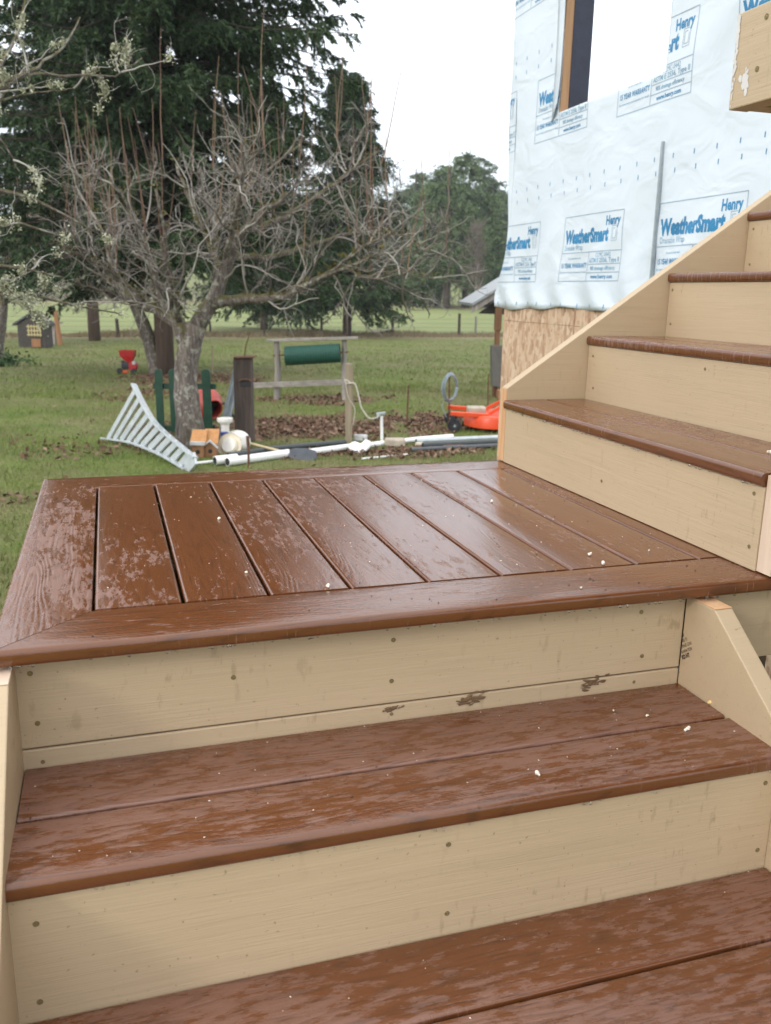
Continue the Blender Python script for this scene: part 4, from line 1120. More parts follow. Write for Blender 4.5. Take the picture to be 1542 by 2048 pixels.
# second leaders of the forked conifer group
# bare pinkish tree in front of the clump
def far_bare(u, vbase, vtop, dist, w, label, seed, mat='brush'):
    global RNG
    keep = RNG; RNG = np.random.default_rng(seed)
    p = far(u, vbase, dist); s = scale_at(p); H = (vbase - vtop) * s
    root = thing('bare_tree', p, label, 'tree', 'bare trees beyond the pasture')
    MB().tube([p, p + Vector((.1, 0, H * .4)), p + Vector((0, 0, H * .95))], [.14, .1, .02], 7).build('trunk', M['weathered'], root, smooth=180)
    tr = np.array([[tuple(p + Vector((0, 0, H * t))) for t in np.linspace(.15, .95, 10)]])
    P2, L2 = children(tr, 40, 0.0, 0.8, .5, 7, w * s * .3, w * s * .62, .14, .12); P3, _ = children(P2, 9, .2, .7, .2, 5, .6, 1.5, .2, .06); P4, _ = children(P3, 4, .2, .7, .1, 4, .3, .8, .2, .05)
    Vs, Fs, o = [], [], 0
    for P_, r0, r1 in ((P2, .035, .015), (P3, .02, .01), (P4, .013, .008)):
        v, f = tubes_np(P_, taper(len(P_), P_.shape[1], np.full(len(P_), r0), r1), 3); Vs.append(v); Fs.append(f + o); o += len(v)
    tag(np_mesh('twigs', np.concatenate(Vs), np.concatenate(Fs), M[mat], root), kind='stuff'); RNG = keep
far_bare(949, 612, 452, 92, 75, 'bare pinkish tree in front of the conifers beside the house corner', 71)
far_bare(160, 604, 470, 88, 130, 'bare brown tree beyond the pasture left of the front fruit tree', 72)
far_bare(228, 602, 500, 92, 110, 'bare brown tree beyond the pasture behind the leaning trunk', 73)
far_bare(60, 604, 480, 90, 120, 'bare brown tree beyond the pasture behind the coop', 74)
# far wooded hillside
n = 900; x = RNG.uniform(-190, 330, n); y = RNG.uniform(160, 380, n); z = gz(x, y); keepm = (vnoise(x, y, .022, 21) > -0.12); x, y, z = x[keepm], y[keepm], z[keepm]; n = len(x)
hh = RNG.uniform(7, 15, n); kk = 70; q = np.repeat(np.arange(n), kk); t = RNG.random(len(q)) ** 1.2; az = RNG.random(len(q)) * 6.28; rr = hh[q] * .2 * (1.05 - t) * np.sqrt(RNG.random(len(q)))
cx = np.stack([x[q] + np.cos(az) * rr, y[q] + np.sin(az) * rr, z[q] + hh[q] * t], -1); dv = np.stack([np.cos(az), np.sin(az), RNG.uniform(-.6, .3, len(q))], -1); sv = RNG.normal(size=(len(q), 3)); l = RNG.uniform(.7, 1.5, len(q))[:, None]
P_ = np.stack([cx - unit(np.cross(dv, sv)) * l * .4, cx + unit(np.cross(dv, sv)) * l * .4, cx + dv * l], 1)
tag(np_mesh('far_wood', P_.reshape(-1, 3), np.arange(3 * len(q)).reshape(-1, 3), M['fir_haze_blue']), 'far wooded hillside of grey green conifers on the skyline', kind='stuff')
# brown thicket at the pasture's far side
S = np.stack([RNG.uniform(-60, 90, 2600), RNG.uniform(104, 116, 2600)], -1); S = np.c_[S, gz(S[:, 0], S[:, 1])]
Pt = grow(S, np.zeros_like(S) + [0, 0, 1] + RNG.normal(size=S.shape) * .35, RNG.uniform(1.2, 4.5, len(S)), 5, .2, .1)
v, f = tubes_np(Pt, taper(len(Pt), 5, np.full(len(Pt), .035), .018), 3)
tag(np_mesh('thicket', v, f, M['brush']), 'brown leafless thicket along the far side of the pasture', kind='stuff')

# ---------------- wire fence
wf = thing('wire_fence', FENCE[3], 'wire fence on dark wooden posts between the lawn and the pasture', 'fence')
for u, v0, v1, r in ((-60, 636, 676, .07), (185, 640, 676, .045), (236, 638, 675, .07), (420, 640, 672, .05), (529, 636, 673, .05), (643, 634, 671, .06), (785, 635, 670, .065), (918, 628, 671, .075), (951, 634, 671, .06), (1030, 634, 671, .06)):
    p = ground(u, v1); s = scale_at(p); h = (v1 - v0) * s
    MB().tube([p - Vector((0, 0, .1)), p + Vector((RNG.normal(0, .015), 0, h * .5)), p + Vector((RNG.normal(0, .03), 0, h))], [r * 1.3, r * 1.25, r * 1.2], 8).build('fence_post', M['weathered'] if u == 951 else M['dark_bark'], wf, smooth=60)
for hgt in (.25, .5, .75, .98):
    MB().tube([(p.x, p.y, p.z + hgt) for p in FENCE], .009, 4).build('fence_wire', M['wire'], wf)
# ================================================================== THINGS ON THE LAWN
# orchard ladder lying on its side
A = ground(207, 878); B = ground(371, 940)
ab = (B - A).normalized(); nrm = ab.cross(Vector((0, 0, 1))).normalized(); nrm = (nrm + Vector((0, 0, .35))).normalized(); 
if nrm.dot(CF) > 0: nrm = -nrm
nrm = (ab.cross((Vector((0, 0, 1)) + FH * 0.30))).normalized()
PL = lambda u, v: ray_plane(u, v, A + Vector((0, 0, .02)), nrm)
lad = thing('orchard_ladder', A, 'white aluminium orchard ladder with flared rails lying on its side by the trunk', 'ladder')
topr = resample([PL(*q) for q in ((267, 768), (282, 800), (307, 845), (345, 879), (391, 916))], 15)
botr = resample([PL(*q) for q in ((205, 877), (262, 884), (315, 905), (345, 921), (372, 939))], 15)
def rail(q, w, t, mat, parent, nm):
    m = MB(); n = len(q); vs = []
    for i in range(n):
        d = unit(q[min(i + 1, n - 1)] - q[max(i - 1, 0)]); sd = np.cross(d, np.array(nrm)); 
        for a, b in ((-1, -1), (1, -1), (1, 1), (-1, 1)): vs.append(q[i] + sd * a * t / 2 + np.array(nrm) * b * w / 2)
    fs = [(i * 4 + j, i * 4 + (j + 1) % 4, (i + 1) * 4 + (j + 1) % 4, (i + 1) * 4 + j) for i in range(n - 1) for j in range(4)] + [(0, 1, 2, 3), tuple((n - 1) * 4 + j for j in range(4))]
    return m.add(vs, fs).build(nm, mat, parent, bevel=.004)
rail(topr, .07, .026, M['alu'], lad, 'rail'); rail(botr, .07, .026, M['alu'], lad, 'rail')
for k in range(11):
    t = 0.055 + .87 * k / 10; i = t * 14; a_ = topr[int(i)] * (1 - i % 1) + topr[min(int(i) + 1, 14)] * (i % 1)
    t2 = 0.075 + .86 * k / 10; i = t2 * 14; b_ = botr[int(i)] * (1 - i % 1) + botr[min(int(i) + 1, 14)] * (i % 1)
    MB().bar(a_, b_, .088, .020, (0.0, 0.0, 1.0) if False else tuple(nrm), 0).build('rung', M['alu'], lad, bevel=.004)
MB().bar(topr[-1], botr[-1], .15, .03, tuple(nrm)).build('top_plate', M['alu'], lad, bevel=.006)

# green picket frame behind the trunk
gP = ground(350, 878) + FH * .55; fP = plane_at(gP)
pf = thing('picket_frame', gP, 'dark green painted picket frame leaning behind the fruit tree trunk', 'fence panel')
for u, w in ((316, .100), (344, .100), (381, .1), (411, .115)):
    s = scale_at(gP); c = fP(u, 738); g0 = fP(u + 6, 872)
    m = MB(); hw = w / 2; ax = RH
    top = [(-hw, 0)] + [(-hw * math.cos(a), hw * .9 * math.sin(a)) for a in np.linspace(0, math.pi, 9)] + [(hw, 0)]
    zt = c.z - hw * .9; zb = float(gz(g0.x, g0.y)) - .02
    pl = [c + ax * x for x, z in top]; pts = [Vector((p.x, p.y, zt + z)) for p, (x, z) in zip(pl, top)]
    lo = [Vector((g0.x, g0.y, zb)) + ax * hw, Vector((g0.x, g0.y, zb)) - ax * hw]
    m.prism(pts + lo, FH * .03).build('picket', M['green_paint'], pf, bevel=.004)
MB().bar(fP(306, 772, .05), fP(432, 773, .05), .03, .075).build('cross_rail', M['green_paint'], pf, bevel=.004)
MB().bar(fP(314, 857, .05), fP(430, 855, .05), .03, .075).build('cross_rail', M['green_paint'], pf, bevel=.004)

# cement mixer drum
gM = ground(418, 862) + FH * .9; fM = plane_at(gM); s = scale_at(gM)
cm = thing('cement_mixer', gM, 'small cement mixer with faded red drum behind the green picket', 'cement mixer')
c = fM(412, 806); ax = (RH * .55 - FH * .75 + Vector((0, 0, -.28))).normalized()
MB().lathe(c, ax, [(0, -.30), (.12, -.30), (.20, -.22), (.235, -.05), (.235, .04), (.19, .16), (.145, .24), (.15, .25), (.135, .245), (.16, .12), (.19, 0), (.1, -.2), (0, -.22)], 24).build('drum', M['mixer_red'], cm, smooth=40)
MB().lathe(c + ax * .02, ax, [(0, 0), (.185, 0)], 20).build('drum_mouth_shade', M['rubber_and_hole_shade'], cm)  # black disc in the drum paints its shaded inside
gzM = float(gz(gM.x, gM.y))
for dx in (-.28, .28):
    for b in (-.2, .25):
        q = c + RH * dx; MB().tube([q, Vector((q.x, q.y, gzM)) + RH * dx * .4 + FH * b], .018, 7).build('leg', M['dark_grey'], cm)
MB().tube([c - RH * .28, c + RH * .28], .02, 8).build('axle', M['dark_grey'], cm)
MB().box(Vector((c.x, c.y, gzM + .2)) + FH * .25, (.25, .25, .22)).build('motor_box', M['black_metal'], cm, bevel=.02)

# lopped post with rusty cap
gQ = ground(490, 882); fQ = plane_at(gQ); s = scale_at(gQ); w = 34 * s
pp = thing('timber_post', gQ, 'thick dark weathered timber post with a rusty cap plate and a notch', 'post')
zt = fQ(490, 716).z
m = MB().box((gQ.x, gQ.y, (zt + gQ.z - .1) / 2), (w, w, zt - gQ.z + .1), Matrix.Rotation(math.atan2(RH.y, RH.x), 3, 'Z')).build('shaft', M['dark_post'], pp, bevel=.012)
c = fQ(490, 713); MB().bar(fQ(470, 714) , fQ(511, 713), w * 1.25, .02).build('cap_plate', M['rust'], pp, bevel=.004)
q = fQ(491, 768, -w / 2 - .008)
m = MB(); arc = [q + RH * (.075 * math.cos(a)) + Vector((0, 0, .03 + .03 * math.sin(a))) for a in np.linspace(math.pi, 0, 9)]
m.prism(arc + [q + RH * .065 - Vector((0, 0, .035)), q - RH * .065 - Vector((0, 0, .035))], FH * .006).build('notch', M['rubber_and_hole_shade'], pp, fix=True)  # black plate on the shaft, painted shade for the notch's inside
MB().tube([p - FH * .012 for p in arc], .012, 6).build('notch_hood', M['rust'], pp)
MB().tube([fQ(489, 712), fQ(492, 690, .1), fQ(501, 664, .15)], [.012, .010, .004], 6).build('wire_stub', M['moss'], pp)

# galvanised channels leaning on it
for k, (u0, v0, u1, v1) in enumerate(((471, 738, 438, 862), (477, 752, 449, 866), (465, 770, 444, 850))):
    p1 = fQ(u1, v1, -.02); p1.z = float(gz(p1.x, p1.y)) + .01
    m = MB(); a_, b_ = p1, fQ(u0, v0, .05)
    m.bar(a_, b_, .05, .006, tuple(FH)); m.bar(a_ + RH * .022 - FH * .014, b_ + RH * .022 - FH * .014, .006, .03, tuple(FH)); m.bar(a_ - RH * .022 - FH * .014, b_ - RH * .022 - FH * .014, .006, .03, tuple(FH))
    tag(m.build('metal_channel', M['galv']), ['longest galvanised channel leaning on the dark timber post', 'galvanised channel leaning closest to the dark timber post', 'shortest galvanised channel leaning among the others by the dark post'][k], 'metal channel', 'galvanised channels leaning by the post')

# fence wire roll on a pole rack
gR = ground(553, 799); gS = ground(690, 803); fR = plane_at(gR)
rack = thing('pole_rack', gR, 'grey weathered pole rack of two posts and two rails on the lawn', 'rack')
MB().tube([gR - Vector((0, 0, .1)), fR(556, 740), fR(553, 678)], [.06, .055, .05], 9).build('post', M['weathered'], rack, smooth=60)
MB().tube([Vector((gS.x, gS.y, gS.z - .1)), fR(688, 740), fR(689, 674)], [.05, .05, .045], 9).build('post', M['weathered'], rack, smooth=60)
MB().bar(fR(533, 681, -.05), fR(716, 676, -.05), .09, .05).build('top_rail', M['weathered_x'], rack, bevel=.008)
MB().bar(fR(506, 771, -.09), fR(690, 764, -.09), .03, .10).build('lower_rail', M['weathered_x'], rack, bevel=.006)
roll = thing('mesh_roll', fR(625, 709), 'roll of dark green coated fence mesh hanging on the pole rack', 'wire roll')
a_, b_ = fR(571, 712, -.03), fR(680, 706, -.03); ax = (b_ - a_).normalized(); rr = 18.5 * scale_at(gR)
m = MB()
k = 40
for (r_, w_) in ((rr, 1), (rr * .82, 1)):
    prof = [(r_ * (1 + .012 * math.sin(i * 2.3)), (b_ - a_).length * i / 22) for i in range(23)]
    m.lathe(a_, ax, prof, k)
for i in range(0, 23): m.lathe(a_ + ax * ((b_ - a_).length * i / 22), ax, [(rr + .004, -.004), (rr + .009, 0), (rr + .004, .004)], 30)
m.build('mesh', M['green_wire'], roll, smooth=60)
MB().tube([fR(546, 711, -.03), fR(697, 704, -.03)], .014, 7).build('axle_pole', M['rust'], roll)

# tan post with rope and stake
gT = ground(697, 884); fT = plane_at(gT); s = scale_at(gT)
zt = fT(697, 727).z
rotc = Matrix.Rotation(math.atan2(RH.y, RH.x), 3, 'Z')
tp = thing('square_post', gT, 'weathered tan square post with a thin stake strapped beside it', 'post')
MB().box((gT.x, gT.y, (zt + gT.z - .1) / 2), (.088, .088, zt - gT.z + .1), rotc).build('shaft', M['tanpost'], tp, bevel=.006)
MB().bar(fT(705, 740, -.02), fT(704, 820, -.02), .02, .025).build('stake', M['tanpost'], tp)
rope = MB().tube([tuple(p) for p in resample([fT(704, 768, -.05), fT(688, 757, -.06), fT(691, 768, -.06), fT(710, 765, -.06), fT(717, 790, -.07), fT(722, 815, -.08), fT(738, 838, -.09), fT(755, 836, -.09), fT(760, 828, -.06)], 40)], .011, 6).build('hose', M['rope'], None, smooth=180)
tag(rope, 'pale hose looped over the tan square post and drooping to the standpipe', 'hose')
MB().tube([tuple(p) for p in resample([fT(690, 758, -.065), fT(697, 800, -.06), fT(712, 815, -.05), fT(706, 850, -.05)], 14)], .006, 5).build('cord', M['rope'], tp)
# standpipe
gU = ground(764, 889); fU = plane_at(gU)
sp_ = thing('standpipe', gU, 'thin white standpipe with a grey tap head beside the tan square post', 'standpipe')
MB().tube([gU - Vector((0, 0, .05)), fU(763, 832)], .021, 10).build('riser_pipe', M['pvc'], sp_, smooth=60)
MB().bar(fU(753, 828), fU(771, 826), .05, .035).build('tap_head', M['greypipe'], sp_, bevel=.008)
MB().tube([fU(757, 828, -.03), fU(754, 836, -.06)], .012, 7).build('spout', M['greypipe'], sp_)

# bird houses at the trunk
def birdhouse(u, v0, vt, w, gable, label):
    p = ground(u, v0); f = plane_at(p); s = scale_at(p); W_ = w * s; z0 = p.z
    b = thing('bird_house', p, label, 'bird house', 'bird houses at the foot of the trunk')
    D = .16; body = (v0 - vt) * .52 * s; H_ = (v0 - vt) * s
    def bx(mb, c, sz): return mb.box(Vector((p.x, p.y, z0)) + RH * c[0] + FH * c[1] + Vector((0, 0, c[2])), sz, rotc)
    def w3(x, y, z): return Vector((p.x, p.y, z0)) + RH * x + FH * y + Vector((0, 0, z))
    hw = W_ * .42
    if gable:
        MB().prism([w3(-hw, 0, 0), w3(hw, 0, 0), w3(hw, 0, body * .72), w3(0, 0, body * 1.15), w3(-hw, 0, body * .72)], FH * D).build('body', M['cedar_dull'], b, bevel=.003)
        for sgn in (-1, 1):
            MB().prism([w3(0, -.03, body * 1.15 + .002), w3(sgn * (hw + .03), -.03, body * .62), w3(sgn * (hw + .03), -.03, body * .62 + .022), w3(0, -.03, body * 1.15 + .026)], FH * .03).build('gable_trim', M['grey_trim'], b)
    else:
        bx(MB(), (0, D / 2, body / 2), (2 * hw, D, body)).build('body', M['cedar_dull'], b, bevel=.003)
        bx(MB(), (0, -.012, body + .012), (2 * hw + .03, .03, .045)).build('trim_board', M['grey_trim'], b, bevel=.003)
    MB().prism([w3(-hw - .025, .0, body * 1.0), w3(hw + .025, .0, body * 1.0), w3(hw + .02, D, H_), w3(-hw - .02, D, H_)], FH * .02).build('roof', M['cedar'], b, bevel=.003)
    MB().lathe(w3(.0, -.004, body * .42), -FH, [(.0, .0), (.024, .0), (.026, -.006)], 14).build('hole_shade', M['rubber_and_hole_shade'], b)  # flat black disc, the dark inside of the box put in as colour
birdhouse(396, 916, 864, 28, False, 'left bird house with flat pale trim board and orange cedar roof')
birdhouse(421, 914, 862, 26, True, 'right bird house with pointed pale gable trim and orange cedar roof')

# cream pedestal, disc, white tub
gV = ground(446, 908); fV = plane_at(gV); s = scale_at(gV)
tag(MB().lathe(gV + FH * .18, (0, 0, 1), [(0.0, 0), (.075, 0), (.075, .04), (.05, .06), (.048, .30), (.055, .33), (.085, .35), (.095, .37), (.092, .40), (.05, .405), (0, .40)], 20).build('pedestal', M['cream_white'], smooth=40), 'slim cream pedestal with a flared round top among the junk', 'pedestal')
c = fV(459, 891); ax = (-FH + RH * -.15 + Vector((0, 0, .35))).normalized()
o = thing('round_hat_lid', gV, 'round cream lid with a raised middle propped up in the junk pile', 'lid')
o.name = 'round_lid'
MB().lathe(c, ax, [(0, .035), (.085, .035), (.10, .025), (.105, .0), (.145, -.005), (.150, .005), (.146, -.014), (.09, -.018), (0, -.018)], 28).build('brim', M['cream'], o, smooth=40)
MB().lathe(c + ax * .004, ax, [(0, .036), (.08, .037), (.083, .03)], 24).build('crown_disc', M['cream_white'], o, smooth=40)
gW = ground(482, 905); c = plane_at(gW)(478, 884, .1); ax = (-FH * .8 + RH * .5 + Vector((0, 0, .25))).normalized()
tag(MB().lathe(c, ax, [(0, .10), (.05, .11), (.10, .09), (.135, .04), (.15, -.03), (.155, -.10), (.15, -.10), (.14, -.02), (0, .05)], 26).build('plastic_tub', M['cream_white'], smooth=60), 'white rounded plastic tub lying behind the cream lid', 'tub')
tag(MB().box(fV(449, 868, .12), (.09, .05, .05), rotc).build('blue_block', M['blue'], bevel=.012), 'small blue plastic piece beside the cream pedestal', 'plastic piece')
gX = ground(497, 936); fX = plane_at(gX)
tag(MB().tube([gX - Vector((0, 0, .05)), fX(497, 905), fX(495, 872)], [.012, .015, .02], 7).build('rusty_stake', M['rust'], smooth=60), 'short rusty stake in front of the white pipes', 'stake')

# pipes lying on the ground
def lie(u, v, r, lift=0.0):
    p = ground(u, v); p.z += r + lift; return p
def pipe(pts, r, mat, label, name='pipe', k=12, lift=0.0, hollow=True):
    q = [lie(u, v, r, lift) for u, v in pts]; t = thing(name, q[0] - Vector((0, 0, r)), label, 'pipe', 'pipes lying across the lawn')
    MB().tube(q, r, k).build('pipe_wall', mat, t, smooth=50)
    d = (q[0] - q[1]).normalized()
    MB().lathe(q[0] + d * .0015, d, [(0, 0), (r * .86, 0)], k).build('open_end_shade', M['rubber_and_hole_shade'], t)  # pipe is capped; black disc paints the shade of its bore
    return t
pipe([(430, 931), (474, 926)], .053, M['pvc'], 'short fat white pipe nearest the ladder')
pipe([(455, 933), (577, 915)], .050, M['pvc'], 'long fat white pipe just in front of the rusty stake')
pipe([(380, 931), (436, 926)], .018, M['pvc'], 'thin white pipe between ladder and fat white pipes')
pipe([(606, 913), (712, 899)], .040, M['pvc'], 'white pipe right of the grey paddle blade')
pipe([(735, 896), (838, 884), (905, 879)], .035, M['pvc'], 'white pipe running past the standpipe towards the mower')
pipe([(456, 920), (560, 904), (690, 892)], .042, M['blackpipe'], 'long black pipe behind the fat white pipe')
pipe([(832, 893), (1002, 885)], .035, M['greypipe'], 'upper grey metal pipe under the orange mower', lift=.03)
pipe([(845, 898), (1004, 890)], .040, M['blackpipe'], 'black pipe directly beneath the orange mower')
pipe([(822, 905), (1004, 896)], .030, M['dark_grey'], 'front dark grey pipe beneath the orange mower')
pipe([(832, 897), (930, 896)], .022, M['rust'], 'thin rusty pipe lying between the grey pipes')
pipe([(722, 920), (818, 911)], .012, M['pvc'], 'thin white rod lying alone on the near grass')
pipe([(700, 905), (812, 901)], .014, M['rust'], 'thin brown rod lying on the near grass')
# paddle
pd = thing('paddle', lie(600, 915, .02), 'pale handled paddle with a slate grey blade lying on the white pipe', 'paddle')
a_, b_ = lie(470, 899, .12), lie(575, 916, .06); MB().tube([a_, b_], [.013, .015], 8).build('handle', M['handle'], pd, smooth=60)
d = (b_ - a_).normalized(); sd = d.cross(Vector((0, 0, 1))).normalized(); up_ = sd.cross(d)
outl = [(0, .02), (.06, .075), (.2, .10), (.33, .085), (.37, .0), (.33, -.085), (.2, -.10), (.06, -.075), (0, -.02)]
tip = lie(632, 921, .03); d2 = (tip - b_).normalized(); sd2 = d2.cross(Vector((0, 0, 1))).normalized(); n2 = (sd2.cross(d2) * .6 - FH * .8).normalized(); sd2 = d2.cross(n2)
MB().prism([b_ + d2 * x + sd2 * y for x, y in outl], n2 * .014).build('blade', M['blade_grey'], pd, bevel=.005)
# broken basin and stones
m = MB()
c = lie(722, 905, .0)
for k, (dx, dz, rx, tilt) in enumerate(((-.05, .03, .11, .5), (.06, .07, .10, -.6))):
    cc = c + RH * dx + Vector((0, 0, dz)); ax = (Vector((0, 0, 1)) + RH * tilt - FH * .5).normalized(); n = 14
    a1 = ax.orthogonal().normalized(); a2 = ax.cross(a1)
    ring = [cc + (a1 * math.cos(q * 6.283 / n) + a2 * math.sin(q * 6.283 / n)) * rx * RNG.uniform(.6, 1.2) for q in range(n)]
    m.prism(ring, ax * .03)
tag(m.build('broken_basin', M['pvc'], bevel=.006), 'broken white basin pieces on the end of the white pipe', 'broken basin')
def rock(u, v, sx, sy, sz, mat, name, label, cat='stone', seed=0, p=None):
    r = np.random.default_rng(seed); p = p if p is not None else ground(u, v); m = MB(); m.box((0, 0, 0), (sx, sy, sz))
    vs = [Vector(q) for q in m.v]; m.v = [tuple(Vector((p.x, p.y, p.z + sz / 2)) + rotc @ (Vector(q) * 1.0 + Vector(r.normal(0, .1, 3)) * min(sx, sy, sz))) for q in vs]
    return tag(m.build(name, mat, bevel=min(sz, sx) * .22), label, cat)
rock(790, 893, .26, .14, .10, M['stone'], 'stone_block', 'brown stone block lying just right of the standpipe foot', seed=1)
rock(722, 882, .17, .10, .08, M['grey_trim'], 'stone_block', 'pale stone behind the broken white basin', seed=2)
rock(838, 893, .10, .08, .06, M['cream'], 'stone_block', 'small cream stone near the pipe ends', seed=3)

# orange finishing mower
gMo = ground(905, 868); fMo = plane_at(gMo); s = scale_at(gMo)
mw = thing('mower_deck', gMo, 'bright orange finishing mower deck with black wheels parked beside the house', 'mower')
def wM(x, y, z): return gMo + RH * x + FH * y + Vector((0, 0, z))
# deck: rounded plan, skirt and top
plan = []
for k in range(25):
    a = math.pi * .5 + math.pi * k / 24; plan.append((.62 + .42 * math.cos(a), .50 + .48 * math.sin(a)))
plan = [(1.75, .98)] + plan + [(1.75, .02)]
m = MB(); n = len(plan); lev = [(.065, 1.0), (.20, 1.0), (.232, .97), (.24, .90), (.245, .0)]
cxp, cyp = .95, .5; vs = []
for z, k in lev:
    for x, y in plan: vs.append(wM(cxp + (x - cxp) * k, cyp + (y - cyp) * k, z))
fs = [(i * n + j, i * n + (j + 1) % n, (i + 1) * n + (j + 1) % n, (i + 1) * n + j) for i in range(len(lev) - 1) for j in range(n)]
m.add(vs, fs).build('deck_shell', M['orange'], mw, smooth=50)
MB().bar(wM(-.03, .12, .265), wM(.52, .18, .235), .07, .06).build('caster_arm', M['orange'], mw, bevel=.008)
MB().bar(wM(-.03, .85, .265), wM(.52, .80, .235), .07, .06).build('caster_arm', M['orange'], mw, bevel=.008)
def wheel(c, r=.098, w=.065):
    t = MB().lathe(c - FH * w / 2, FH, [(r * .62, 0), (r * .9, 0), (r, w * .2), (r, w * .8), (r * .9, w), (r * .62, w)], 26).build('wheel', M['rubber_and_hole_shade'], mw, smooth=50)
    MB().lathe(c - FH * (w / 2 - .004), FH, [(0, .0), (r * .3, .0), (r * .35, .015), (r * .62, .018), (r * .62, w - .02), (0, w - .02)], 20).build('rim', M['dark_grey'], t, smooth=40)
    MB().lathe(c - FH * (w / 2 + .012), FH, [(0, 0), (.018, 0), (.02, .02)], 10).build('axle_cap', M['alu'], t)
wheel(wM(.03, .12, .096)); wheel(wM(.03, .85, .096)); wheel(wM(1.65, .1, .096))
for y in (.09,):
    MB().bar(wM(.0, y + .075, .105), wM(-.01, y + .075, .245), .012, .04, tuple(RH)).build('fork', M['black_metal'], mw)
    MB().bar(wM(.0, y - .03, .105), wM(-.01, y - .03, .245), .012, .05, tuple(RH)).build('fork', M['black_metal'], mw)
for (a_, b_) in (((.50, .25, .24), (1.12, .35, .60)), ((.50, .75, .24), (1.12, .65, .60)), ((.86, .20, .24), (1.28, .40, .70)), ((.86, .8, .24), (1.28, .6, .70))):
    MB().bar(wM(*a_), wM(*b_), .045, .045).build('hitch_brace', M['orange'], mw, bevel=.005)
MB().lathe(wM(.86, .5, .235), (0, 0, 1), [(.0, .17), (.07, .17), (.09, .14), (.08, .05), (.11, .0)], 18).build('gearbox', M['dark_grey'], mw, smooth=40)
gb = MB(); gb.lathe(wM(.72, .45, .42), RH + Vector((0, 0, .35)), [(0, 0), (.06, .0), (.065, .05), (.045, .07), (.05, .14), (.075, .15), (.075, .24), (.05, .26), (.05, .5)], 16)
gb.build('drive_shaft', M['black_metal'], mw, smooth=40)
rock(0, 0, .26, .20, .09, M['stone'], 'stone_slab', 'flat pale stone slab resting on top of the orange mower', 'stone', 7, p=wM(.36, .42, .245))

# rods stuck in the ground
for k, (u, v0, v1, lb) in enumerate(((898, 741, 850, 'rusty rod carrying the wire coil beside the mower'), (814, 771, 852, 'thin rusty rod standing alone in the fallen leaves'), (976, 748, 820, 'thin rusty rod standing behind the mower next to the shed'))):
    p = ground(u, v1); f = plane_at(p); tag(MB().tube([p - Vector((0, 0, .05)), f(u + (3 if k == 1 else 1), v0)], .012, 6).build('steel_rod', M['rust']), lb, 'rod', 'rods stuck in the lawn')
    if k == 0: fRod = f
co = thing('wire_coil', fRod(899, 776), 'blue grey wire coil hung on a rusty rod beside the mower', 'wire coil')
m = MB(); s = scale_at(fRod(899, 776))
for k in range(7):
    r1, r2 = (14 + RNG.normal(0, .8)) * s, (26 + RNG.normal(0, 1.2)) * s; c = fRod(900, 775, RNG.normal(-.03, .02)) + RH * RNG.normal(0, .008)
    m.tube([c + RH * (r1 * math.cos(a) + .0) + FH * (.10 * math.cos(a)) + Vector((0, 0, r2 * math.sin(a))) for a in np.linspace(0, 2 * math.pi, 30)], .009, 5)
m.build('coil', M['hose'], co, smooth=180)
MB().tube([fRod(890, 795), fRod(884, 812, -.03), fRod(893, 835, -.05)], .006, 5).build('loose_end', M['hose'], co)
p = ground(425, 748); f = plane_at(p)
tag(MB().tube([p - Vector((0, 0, .05)), f(425, 700), f(424, 692)], [.018, .018, .026], 7).build('garden_stake', M['tanpost'], smooth=60), 'thin stake with a pale tip right of the fruit tree trunk', 'stake')

# red chipper far on the lawn
gK = ground(256, 748); fK = plane_at(gK); s = scale_at(gK)
ck = thing('chipper', gK, 'small red garden chipper with a flared hopper far on the lawn', 'chipper')
def wK(x, y, z): return gK + RH * x * s + FH * y * s + Vector((0, 0, z * s))
rot = rotc
m = MB()
tp_ = [wK(-13, -10, 47), wK(16, -10, 47), wK(16, 12, 47), wK(-13, 12, 47)]; md = [wK(-12, -9, 36), wK(15, -9, 36), wK(15, 10, 36), wK(-12, 10, 36)]; bt = [wK(0, -5, 24), wK(9, -5, 24), wK(9, 5, 24), wK(0, 5, 24)]
m.add(tp_ + md + bt, [(0, 1, 5, 4), (1, 2, 6, 5), (2, 3, 7, 6), (3, 0, 4, 7), (4, 5, 9, 8), (5, 6, 10, 9), (6, 7, 11, 10), (7, 4, 8, 11)]).build('hopper', M['red'], ck)
MB().lathe(wK(11, -7, 16), FH, [(0, 0), (8 * s, 0), (9.5 * s, 1.5 * s), (9.5 * s, 11 * s), (8 * s, 13 * s), (0, 13 * s)], 20).build('cutter_housing', M['red'], ck, smooth=40)
MB().lathe(wK(15, -9, 23), FH, [(0, 0), (3.5 * s, 0), (4 * s, 3 * s)], 14).build('pulley_cover', M['grey_trim'], ck)
MB().box(wK(-2, 0, 17), (18 * s, 14 * s, 13 * s), rot).build('engine', M['black_metal'], ck, bevel=.03)
MB().box(wK(-9, 0, 24), (8 * s, 8 * s, 5 * s), rot).build('fuel_tank', M['black_metal'], ck, bevel=.03)
MB().box(wK(-6, -2, 5), (16 * s, 12 * s, 4 * s), rot).build('base_frame', M['orange'], ck, bevel=.01)
for x in (-14, 14):
    MB().lathe(wK(x, -9, 6), FH, [(0, 0), (5 * s, 0), (6 * s, 1 * s), (6 * s, 3 * s), (5 * s, 4 * s), (0, 4 * s)], 18).build('wheel', M['rubber_and_hole_shade'], ck, smooth=40)
MB().bar(wK(-12, 3, 4), wK(-4, 3, 14), 3 * s, 2 * s).build('strut', M['dark_grey'], ck)

